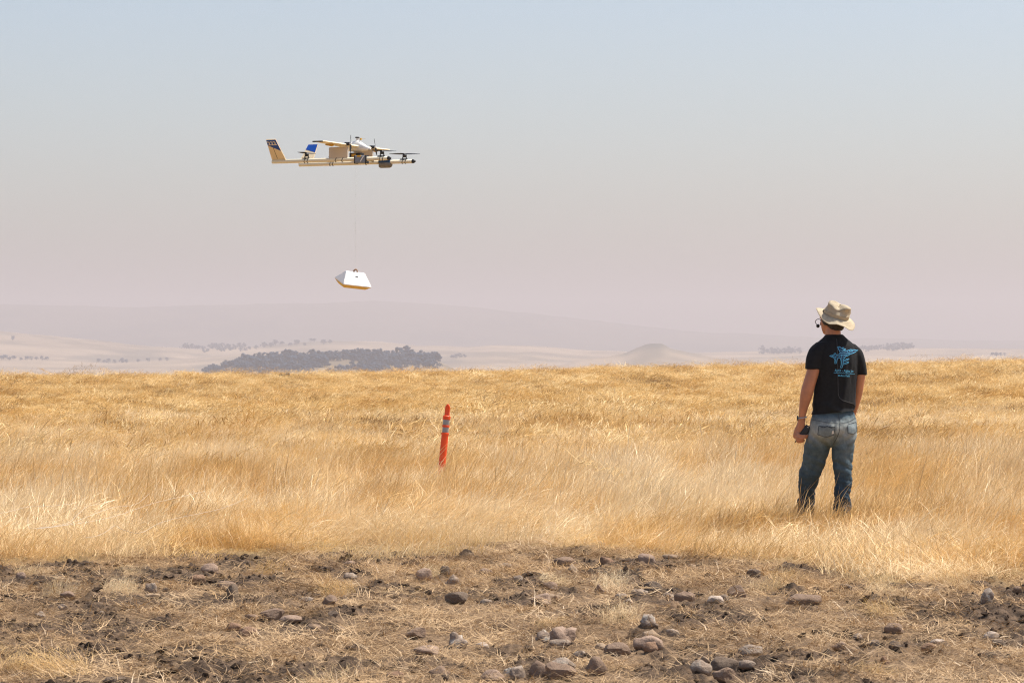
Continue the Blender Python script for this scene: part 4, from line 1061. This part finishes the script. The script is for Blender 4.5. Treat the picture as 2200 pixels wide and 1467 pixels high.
tube(bm, catmull([tuple(Q(*p)) for p in [(1720,912,-0.03), (1727,917,-0.02), (1732,925,-0.012), (1734,933,-0.02)]], 3), [0.013, 0.0128, 0.0125, 0.012, 0.0115, 0.011, 0.0105, 0.010, 0.0095, 0.009], 9)
# right hand: fingers and thumb curled at the thigh
for i in range(4):
    b0 = (1824.5+3.4*i, 934, 0.18); ln = (9, 11, 10.5, 8)[i]
    tube(bm, catmull([tuple(Q(*b0)), tuple(Q(b0[0], 934+ln*0.55, 0.185)), tuple(Q(b0[0]-0.5, 934+ln, 0.178)), tuple(Q(b0[0]-1, 934+ln*1.25, 0.165))], 3), [0.009]*9+[0.008], 8)
tube(bm, catmull([tuple(Q(1826,916,0.175)), tuple(Q(1821,924,0.16)), tuple(Q(1819,934,0.155))], 3), 0.0105, 8)
# legs inside the jeans
loft(bm, [LR(1762,930,0,17,0.07), LR(1752,985,0.05,16,0.065), LR(1742,1030,0.11,12,0.055), LR(1737,1075,0.16,11,0.05), LR(1735,1140,0.20,9,0.04), LR(1735,1155,0.2,9,0.045)])
loft(bm, [LR(1810,930,0,17,0.07), LR(1810,985,-0.01,15,0.065), LR(1809,1030,-0.02,12,0.055), LR(1808,1075,-0.04,11,0.05), LR(1807,1140,-0.05,9,0.04), LR(1807,1155,-0.05,9,0.045)])
body = obj('body', remesh(bm, 0.0045, 5), M_SKIN, man)
# eyes
for s in (1, -1):
    bm = bmesh.new(); blob(bm, hc+FR*0.082-UP*0.002+LF*s*0.031, 0.012); obj('eye', bm, M_BLACK, man, True)
# hair: a cap over the back and sides of the skull
bm = bmesh.new()
def HH(dz, fwd, rx, ry): return HR(dz, fwd, rx, ry)
loft(bm, [HH(-0.086,-0.048,0.042,0.030), HH(-0.068,-0.038,0.066,0.056), HH(-0.02,-0.020,0.077,0.082), HH(0.03,-0.014,0.082,0.094), HH(0.07,-0.010,0.076,0.092), HH(0.1,-0.008,0.05,0.066)])
hair = remesh(bm, 0.005, 2); co = get_co(hair); no = get_no(hair)
nz = np.sin(co[:, 0]*420+co[:, 2]*60)*np.sin(co[:, 1]*380)+np.sin(co[:, 2]*300+co[:, 0]*150)
set_co(hair, co + no*(nz*0.0012)[:, None]); obj('hair', hair, M_HAIR, man)
# --- t-shirt
bm = bmesh.new()
loft(bm, [LR(1790,894,-0.005,49.5,0.128,YB), LR(1790.5,884,-0.005,49.5,0.13,YB), LR(1792,862,0.0,48,0.128,YB), LR(1793.5,840,0.003,47.5,0.126,YB), LR(1795,810,0.005,49,0.13,YB), LR(1795,782,0.0,51,0.13,YB), LR(1795,762,-0.003,51,0.12,YB), LR(1794.5,748,-0.004,46,0.105,YB), LR(1793.5,739,-0.003,39,0.092,YB), LR(1793,731,0.0,29,0.08,YB), LR(1792.5,725,0.003,22.5,0.071,YB), LR(1792,721.5,0.004,19.5,0.066,YB)])
loft(bm, [LR(1769,738,-0.04,16,0.06), LR(1757,750,-0.055,18.5,0.07), LR(1750,766,-0.062,18.8,0.074), LR(1746,782,-0.068,18,0.073), LR(1744.5,796,-0.072,17.2,0.071)])
loft(bm, [LR(1822,741,0.035,16,0.058), LR(1836,755,0.05,17,0.066), LR(1843,772,0.058,16.5,0.07), LR(1847.5,790,0.068,15.5,0.069), LR(1850,808,0.074,14,0.066)])
shirt = remesh(bm, 0.006, 7)
co = get_co(shirt); no = get_no(shirt)
z_ = co[:, 2]; x_ = co[:, 0]; y_ = co[:, 1]
fold = 0.0045*np.sin((x_*46 + np.sin(z_*9)*1.4 + y_*20))*sstep(1.42, 1.25, z_)*0.8
fold += 0.006*np.sin(z_*62 + x_*22 + np.sin(x_*30)*0.7)*(1-sstep(1.02, 1.14, z_))                     # bunching above the hem
fold += 0.005*np.exp(-((x_-0.165+0.25*(1.45-z_))/0.018)**2)*sstep(1.08, 1.2, z_)*(1-sstep(1.4, 1.5, z_))   # drag fold from the right armpit
fold += 0.004*np.exp(-((x_-0.115+0.10*(1.45-z_))/0.015)**2)*sstep(1.1, 1.2, z_)*(1-sstep(1.4, 1.5, z_))
fold += 0.005*np.exp(-((x_+0.105+0.10*(z_-1.45))/0.02)**2)*sstep(1.05, 1.25, z_)*(1-sstep(1.45, 1.52, z_))
fold += 0.004*(fbm(x_*11+y_*5, z_*7, 401, 3)-0.5)*2
co = co + no*fold[:, None]
hz = 1.004+0.036*np.clip((co[:, 0]+0.16)/0.36, 0, 1)     # hem rises to the right
co[:, 2] = np.where(co[:, 2] < 1.06, np.maximum(co[:, 2], hz-0.012), co[:, 2])
set_co(shirt, co)
shirt_o = obj('t_shirt', shirt, M_SHIRT, man)
SB = BVHTree.FromPolygons([v.co.copy() for v in shirt.vertices], [tuple(p.vertices) for p in shirt.polygons])
def onto(bvh, x, z, off):
    h_ = bvh.ray_cast(Vector((x, -2, z)), Vector((0, 1, 0)))
    if h_[0] is None: return None
    nn_ = h_[1] if h_[1].y < 0 else -h_[1]
    return h_[0] + (nn_*0.6+Vector((0, -0.4, 0)))*off
def ribbon(bm, bvh, pts, wid, off, step=0.006, closed=False):
    """a thin strip following a polyline of frame pixels laid on the cloth"""
    P2 = [np.array(((p[0]-1785)/MPX, (1162-p[1])/MPX)) for p in pts]
    if closed: P2.append(P2[0])
    line = []
    for a, b in zip(P2, P2[1:]):
        k = max(1, int(np.linalg.norm(b-a)/step)); line += [a+(b-a)*i/k for i in range(k)]
    line.append(P2[-1]); prev = None
    for i, p in enumerate(line):
        t_ = line[min(i+1, len(line)-1)] - line[max(i-1, 0)]; l_ = np.linalg.norm(t_)
        nrm = np.array((-t_[1], t_[0]))/l_ if l_ > 1e-9 else np.array((0, 1.0))
        a = onto(bvh, *(p+nrm*wid/2), off); b = onto(bvh, *(p-nrm*wid/2), off)
        if a is None or b is None: prev = None; continue
        cur = (bm.verts.new(a), bm.verts.new(b))
        if prev: bm.faces.new((prev[0], prev[1], cur[1], cur[0]))
        prev = cur
def patch(bm, bvh, poly, off, cuts=3):
    P3 = [Vector(((p[0]-1785)/MPX, 0, (1162-p[1])/MPX)) for p in poly]
    tris = geometry.tessellate_polygon([P3]); b2 = bmesh.new(); vs_ = [b2.verts.new(p) for p in P3]
    for t_ in tris:
        try: b2.faces.new([vs_[i] for i in t_])
        except ValueError: pass
    bmesh.ops.subdivide_edges(b2, edges=b2.edges[:], cuts=cuts, use_grid_fill=True); bmesh.ops.triangulate(b2, faces=b2.faces[:])
    b2.verts.ensure_lookup_table(); mp_ = {}
    for v in b2.verts:
        p = onto(bvh, v.co.x, v.co.z, off)
        if p is not None: mp_[v] = bm.verts.new(p)
    for f in b2.faces:
        if all(v in mp_ for v in f.verts): bm.faces.new([mp_[v] for v in f.verts])
    b2.free()
def zj(pts): return [(1770+a/16.3, 735+b/16.3) for a, b in pts]
JET = [(1185,330),(1040,318),(880,308),(760,345),(670,352),(600,285),(495,212),(420,215),(455,300),(505,400),(495,445),(430,488),(385,508),(330,432),(285,455),(298,508),(230,508),(130,525),(230,572),(280,592),(318,670),(310,790),(362,790),(402,640),(440,588),(500,602),(535,700),(540,830),(512,935),(572,935),(610,800),(622,650),(700,545),(800,512),(880,465),(1000,430)]
TANKS = [[(635,690),(720,640),(820,618),(832,638),(745,682),(650,712)], [(600,795),(700,760),(800,733),(812,760),(720,802),(605,835)], [(585,240),(655,238),(640,262),(600,272)], [(645,298),(715,283),(700,312),(640,322)]]
INNER = [[(760,345),(790,420),(870,442)], [(500,442),(620,418),(700,442),(870,452)], [(440,545),(520,508),(700,498),(760,470)], [(560,480),(565,800)], [(510,330),(640,372)], [(830,352),(950,340),(985,368),(860,385),(830,352)], [(640,520),(700,500)], [(620,560),(660,610)], [(350,540),(345,740)], [(210,520),(300,560),(400,540)]]
bm = bmesh.new()
patch(bm, SB, zj(JET), 0.0025)
for t_ in TANKS: patch(bm, SB, zj(t_), 0.0025, 2)
pr = obj('jet_print', bm, M_PRINT2, shirt_o, True); pr['label'] = 'deep blue jet aircraft printed on the back of the shirt'
bm = bmesh.new()
ribbon(bm, SB, zj(JET), 0.0042, 0.004, closed=True)
for t_ in TANKS: ribbon(bm, SB, zj(t_), 0.0036, 0.004, closed=True)
for t_ in INNER: ribbon(bm, SB, zj(t_), 0.003, 0.004)
obj('print_outline', bm, M_PRINT, pr, True)
def print_text(body, cx, cy, width_px, size_px, name):
    cu = bpy.data.curves.new(name, 'FONT'); cu.body = body; cu.size = 1.0; cu.align_x = 'CENTER'; cu.resolution_u = 3; cu.offset = 0.012
    tmp = bpy.data.objects.new(name, cu); COL.objects.link(tmp); bpy.context.view_layer.update()
    me = bpy.data.meshes.new_from_object(tmp.evaluated_get(bpy.context.evaluated_depsgraph_get())); bpy.data.objects.remove(tmp)
    c2 = get_co(me); w0 = c2[:, 0].max()-c2[:, 0].min()
    sx = width_px/MPX/w0; sz = size_px/MPX
    for v in me.vertices:
        px = (cx-1785)/MPX + v.co.x*sx; pz = (1162-cy)/MPX + v.co.y*sz - v.co.x*sx*0.05
        p = onto(SB, px, pz, 0.004); v.co = p if p is not None else Vector((px, 0, pz))
    me.materials.clear(); me.materials.append(M_PRINT); return obj(name, me, None, shirt_o)
print_text('AJAX - Alpha Jet', 1810, 801.5, 42, 7.5, 'print_text')
print_text('Moffett Field', 1809, 811.5, 25, 5.5, 'print_text')
bm = bmesh.new(); ribbon(bm, SB, [(1787, 803.2), (1810, 804.4), (1834, 806)], 0.0032, 0.004); obj('print_line', bm, M_PRINT, shirt_o)
# --- jeans
bm = bmesh.new()
loft(bm, [LR(1791,878,0,40,0.10,YB), LR(1791,890,-0.002,46.5,0.118,YB), LR(1790.5,905,-0.012,51,0.132,YB), LR(1789.5,920,-0.022,53,0.142,YB), LR(1788.5,934,-0.02,52.5,0.14,YB), LR(1788,946,-0.012,49,0.125,YB), LR(1788,956,0.0,40,0.10,YB), LR(1787,962,0.0,24,0.07,YB)])
loft(bm, [LR(1763,918,-0.01,27,0.115), LR(1759.5,938,-0.01,27,0.118), LR(1756,960,0.005,27.5,0.112), LR(1751.5,985,0.035,26.8,0.103), LR(1746.5,1010,0.065,24.6,0.096), LR(1741.5,1030,0.09,22,0.09), LR(1738,1052,0.115,19.3,0.084), LR(1736.2,1078,0.145,18.2,0.08), LR(1735.5,1110,0.175,18.4,0.082), LR(1735,1140,0.195,19,0.086), LR(1735,1152,0.20,19,0.088)])
loft(bm, [LR(1815,918,-0.02,25,0.115), LR(1813,938,-0.025,26.5,0.118), LR(1810.5,960,-0.025,24.4,0.11), LR(1809.5,985,-0.02,21.8,0.1), LR(1810,1010,-0.02,19.4,0.092), LR(1809.8,1035,-0.03,17.9,0.087), LR(1808.5,1060,-0.042,18,0.083), LR(1807.5,1085,-0.05,18.8,0.082), LR(1807,1115,-0.05,19.4,0.085), LR(1807,1142,-0.05,20,0.09), LR(1807,1153,-0.05,20,0.09)])
jeans = remesh(bm, 0.006, 6)
co = get_co(jeans); no = get_no(jeans); x_, y_, z_ = co.T
low = 1-sstep(0.46, 0.74, z_)*0.8
fold = 0.017*low*(fbm(x_*9+y_*7+np.sin(z_*21)*0.35, z_*24+x_*9, 411, 3)-0.5)*2          # stacked folds below the knee
fold += 0.004*np.sin(z_*70 - np.abs(x_)*60)*np.exp(-((z_-0.79)/0.05)**2)                                  # under the seat
fold += 0.004*(fbm(x_*12+y_*6, z_*8, 421, 4)-0.5)*2 + 0.003*np.sin(x_*70+z_*12)*sstep(0.5, 0.62, z_)*(1-sstep(0.72, 0.82, z_))
fold -= 0.010*np.exp(-((x_-0.012+0.02*(0.95-z_))/0.012)**2)*np.exp(-((z_-0.84)/0.09)**2)*(y_ < 0)         # cleft between the seat halves
set_co(jeans, co+no*fold[:, None])
fade = 0.95*np.exp(-((z_-0.88)/0.10)**2) + 0.38*np.exp(-((z_-0.66)/0.14)**2) + 0.25*(fbm(x_*9, z_*6, 431, 4)-0.5)
fade = np.clip(fade*(0.75+0.5*fbm(x_*5+3, z_*3, 441, 3)) + 0.06, 0, 1)
at = jeans.attributes.new('fade', 'FLOAT', 'POINT'); at.data.foreach_set('value', fade.astype(np.float32))
jeans_o = obj('jeans', jeans, M_DENIM, man)
JB = BVHTree.FromPolygons([v.co.copy() for v in jeans.vertices], [tuple(p.vertices) for p in jeans.polygons])
for poly in ([(1755,917),(1789,919),(1787,935),(1770,940),(1753,935)], [(1817,914),(1837,909),(1838,928),(1829,934),(1817,932)]):
    bm = bmesh.new(); patch(bm, JB, poly, 0.006)
    bmesh.ops.recalc_face_normals(bm, faces=bm.faces)
    me = bpy.data.meshes.new('back_pocket'); bm.to_mesh(me); bm.free()
    at = me.attributes.new('fade', 'FLOAT', 'POINT'); at.data.foreach_set('value', np.full(len(me.vertices), 0.72, np.float32))
    pk = obj('back_pocket', me, M_DENIM, jeans_o, True)
    bm = bmesh.new(); ribbon(bm, JB, poly, 0.004, 0.0075, closed=True)
    if poly[0][0] == 1755: ribbon(bm, JB, [(1757,917.5),(1765,920),(1772,917),(1780,920.5),(1789,919)], 0.006, 0.008)
    obj('stitching', bm, M_STITCH, pk)
bm = bmesh.new()
ribbon(bm, JB, [(1797,892),(1800,910),(1798,928),(1792,945),(1786,957)], 0.004, 0.004); ribbon(bm, JB, [(1744,904),(1770,909),(1799,912)], 0.0035, 0.004); ribbon(bm, JB, [(1799,912),(1820,908),(1838,900)], 0.0035, 0.004)
obj('seam', bm, M_STITCH, jeans_o)
bm = bmesh.new(); patch(bm, JB, [(1782,927),(1785,926),(1786,932),(1781,934)], 0.0085, 2); obj('torn_patch', bm, simple('white_thread', (0.6, 0.57, 0.5), 0.9, 0.1, 50), jeans_o)
# --- boots, down in the grass
for bx, bd in ((1735, 0.20), (1807, -0.05)):
    p = Q(bx, 1162, bd); bm = bmesh.new()
    fw = Vector((-math.sin(YB), math.cos(YB), 0))
    rows = [(-0.10, 0.03, 0.036, 0.035), (-0.07, 0.05, 0.044, 0.055), (0.0, 0.06, 0.046, 0.062), (0.07, 0.045, 0.048, 0.046), (0.14, 0.034, 0.05, 0.034), (0.19, 0.026, 0.036, 0.026), (0.205, 0.022, 0.015, 0.014)]
    rings = []
    for f_, zc, rw, rh in rows:
        c_ = p + fw*f_; sd = Vector((math.cos(YB), math.sin(YB), 0))
        rings.append([bm.verts.new(c_ + sd*rw*math.cos(k*0.5236) + UP*(max(-zc, rh*math.sin(k*0.5236))+zc)) for k in range(12)])
    for a, b in zip(rings, rings[1:]):
        for k in range(12): bm.faces.new((a[k], a[(k+1) % 12], b[(k+1) % 12], b[k]))
    bm.faces.new(rings[0][::-1]); bm.faces.new(rings[-1])
    tube(bm, [p+UP*0.05, p+UP*0.16], [0.048, 0.045], 12); bmesh.ops.recalc_face_normals(bm, faces=bm.faces)
    obj('boot', bm, M_BOOT, man, True)
# --- sun hat with a wavy brim, tilted back
hat = empty('sun_hat', (0, 0, 0)); hat.parent = man
hat.location = Q(1796, 680.5, -0.012)
tilt_axis = Vector((math.sin(YH), -math.cos(YH), 0)).cross(UP).normalized() * -1
hat.rotation_euler = Matrix.Rotation(R(20), 4, tilt_axis).to_euler()
def wave(th):
    d_ = math.degrees(th) % 360
    return float(np.interp(d_, [0, 30, 60, 90, 130, 165, 185, 205, 228, 250, 272, 292, 310, 328, 345, 360], [-0.030, -0.012, -0.004, 0.0, 0.002, 0.010, 0.010, -0.014, -0.040, -0.050, -0.030, -0.036, -0.056, -0.062, -0.046, -0.030]))
def hatr(th): return 1.0 + 0.07*math.cos(2*(th-YH-R(90)))
bm = bmesh.new(); rings = []; nS = 64
cols_ = [(0.098, 0.0), (0.113, 0.25), (0.130, 0.62), (0.147, 0.9), (0.163, 1.0)]
up_, dn_ = [], []
for r_, k_ in cols_:
    up_.append([bm.verts.new((r_*hatr(t_)*math.cos(t_), r_*hatr(t_)*math.sin(t_), wave(t_)*k_ - 0.004 + 0.0016)) for t_ in np.linspace(0, 6.28318, nS+1)[:-1]])
    dn_.append([bm.verts.new((r_*hatr(t_)*math.cos(t_), r_*hatr(t_)*math.sin(t_), wave(t_)*k_ - 0.004 - 0.0016)) for t_ in np.linspace(0, 6.28318, nS+1)[:-1]])
for a, b in zip(up_, up_[1:]):
    for k in range(nS): bm.faces.new((a[k], b[k], b[(k+1) % nS], a[(k+1) % nS]))
for a, b in zip(dn_, dn_[1:]):
    for k in range(nS): bm.faces.new((a[k], a[(k+1) % nS], b[(k+1) % nS], b[k]))
for k in range(nS):
    bm.faces.new((up_[-1][k], dn_[-1][k], dn_[-1][(k+1) % nS], up_[-1][(k+1) % nS])); bm.faces.new((up_[0][(k+1) % nS], dn_[0][(k+1) % nS], dn_[0][k], up_[0][k]))
brim = obj('brim', bm, M_HAT, hat, True)
bm = bmesh.new(); prof = [(0.099, -0.006), (0.1015, 0.004), (0.1025, 0.022), (0.099, 0.027), (0.095, 0.048), (0.088, 0.068), (0.0905, 0.074), (0.084, 0.083), (0.068, 0.090), (0.042, 0.092), (0.015, 0.088)]
rings = []
for i, (r_, z_) in enumerate(prof):
    ring = []
    for t_ in np.linspace(0, 6.28318, nS+1)[:-1]:
        ct = math.cos(t_); st = math.sin(t_)
        dent = 0.009*math.sin(3*t_+0.8+z_*30)*(z_ > 0.03) + 0.004*math.sin(7*t_+2)*(z_ > 0.05)
        lift = (0.012*math.sin(2*t_+1.9) + 0.006*math.sin(3*t_+4) + 0.004*math.sin(5*t_))*sstep(0.03, 0.08, z_)
        rr = (r_+dent)*hatr(t_); ring.append(bm.verts.new((rr*ct, rr*st, z_+float(lift))))
    rings.append(ring)
for a, b in zip(rings, rings[1:]):
    for k in range(nS): bm.faces.new((a[k], a[(k+1) % nS], b[(k+1) % nS], b[k]))
bm.faces.new(rings[-1]); obj('crown', bm, M_HAT, hat, True)
bm = bmesh.new()
tube(bm, [(0.1015*hatr(t_)*math.cos(t_), 0.1015*hatr(t_)*math.sin(t_), 0.0235) for t_ in np.linspace(0, 6.28318, 49)], (0.0025), 6, False)
obj('hat_band', bm, simple('hat_seam', (0.40, 0.32, 0.21), 0.9, 0.1, 60), hat, True)
# --- watch
wp = Q(1721.8, 899.5, -0.046); bm = bmesh.new()
tube(bm, [(wp.x+0.0315*math.cos(a), wp.y+0.0305*math.sin(a), wp.z+0.006*math.cos(a)) for a in np.linspace(0, 6.28318, 25)], [(0.003, 0.009)]*25, 8, False)
wt = obj('wrist_watch', bm, M_STEEL, man, True)
bm = bmesh.new(); lathe(bm, [(0.019, 0.0), (0.020, 0.004), (0.018, 0.009)], 16, Matrix.Translation(wp+Vector((-0.030, 0.004, -0.004))) @ Matrix.Rotation(R(-90), 4, 'Y')); obj('watch_case', bm, M_BLACK, wt, True)
# --- hand-held radio (its own thing)
ra, rb_ = Q(1734, 922, -0.045), Q(1714, 949, -0.048); base_r = rb_
radio = empty('handheld_radio', man.location + ra); tag(radio, 'small black handheld radio in the fist of the man', 'radio')
ax = (rb_-ra).normalized(); zc = -ax
xx = Vector((0, 1, 0)).cross(zc).normalized(); yy = zc.cross(xx); mr = Matrix((xx, yy, zc)).transposed().to_4x4()
bm = bmesh.new(); box(bm, (-0.026, -0.017, -0.088), (0.026, 0.017, 0.018), mr, 0.007); rbod = obj('case', bm, M_BLACK, radio, True)
bm = bmesh.new(); lathe(bm, [(0.008, 0.0185), (0.0085, 0.026), (0.007, 0.028)], 12, mr @ Matrix.Translation((0.012, 0, 0))); obj('knob', bm, M_BLACK, radio, True)
bm = bmesh.new(); box(bm, (-0.008, -0.0185, 0.002), (0.000, -0.0172, 0.008), mr); obj('lamp', bm, M_CREAM, radio)
bm = bmesh.new(); tube(bm, [mr @ Vector((-0.012, 0.0, -0.087)), mr @ Vector((-0.014, 0, -0.150))], [0.006, 0.0045], 8); obj('antenna', bm, M_BLACK, radio, True)
# --- headset (its own thing)
ec = hc + LF*0.088 - UP*0.01 - FR*0.004
hs = empty('headset', man.location + ec); tag(hs, 'black headset with boom microphone worn under the sun hat', 'headset')
bm = bmesh.new(); bl = Matrix((FR, UP, LF)).transposed().to_4x4()
lathe(bm, [(0.030, -0.014), (0.034, -0.010), (0.034, 0.006), (0.028, 0.013), (0.012, 0.015)], 18, bl); obj('ear_cup', bm, M_BLACK, hs, True)
def hl(v): return v - ec
bm = bmesh.new(); arc = []
for a in np.linspace(R(-4), R(184), 17): arc.append(hl(hc + LF*0.089*math.cos(a) + UP*(0.125*math.sin(a)) - FR*0.004 + UP*0.0))
tube(bm, arc, [(0.004, 0.008)]*17, 8); obj('head_band', bm, M_BLACK, hs, True)
bm = bmesh.new(); mic = hc + FR*0.125 + LF*0.025 - UP*0.048
tube(bm, catmull([tuple(hl(ec+LF*0.012+FR*0.02)), tuple(hl(hc+LF*0.085+FR*0.075+UP*0.006)), tuple(hl(hc+LF*0.060+FR*0.125-UP*0.012)), tuple(hl(hc+LF*0.032+FR*0.135-UP*0.034)), tuple(hl(mic))], 5), 0.0028, 6); obj('microphone_boom', bm, M_BLACK, hs, True)
bm = bmesh.new(); blob(bm, hl(mic), 0.0145, (1, 1, 1.05)); obj('microphone', bm, M_BLACK, hs, True)
bm = bmesh.new()
cab = [(1795,731),(1795,760),(1796,800),(1797,850),(1800,857),(1806,862),(1818,866),(1832,870),(1839,877)]
pl3 = []
for a, b in zip(cab, cab[1:]):
    for k in range(6): pl3.append((a[0]+(b[0]-a[0])*k/6, a[1]+(b[1]-a[1])*k/6))
pp = [onto(SB, (a-1785)/MPX, (1162-b)/MPX, 0.002) for a, b in pl3]; pp = [hl(p) for p in pp if p is not None]
tube(bm, pp, 0.002, 6); obj('cable', bm, simple('grey_cable', (0.06, 0.06, 0.062), 0.5, 0.1, 20), hs, True)
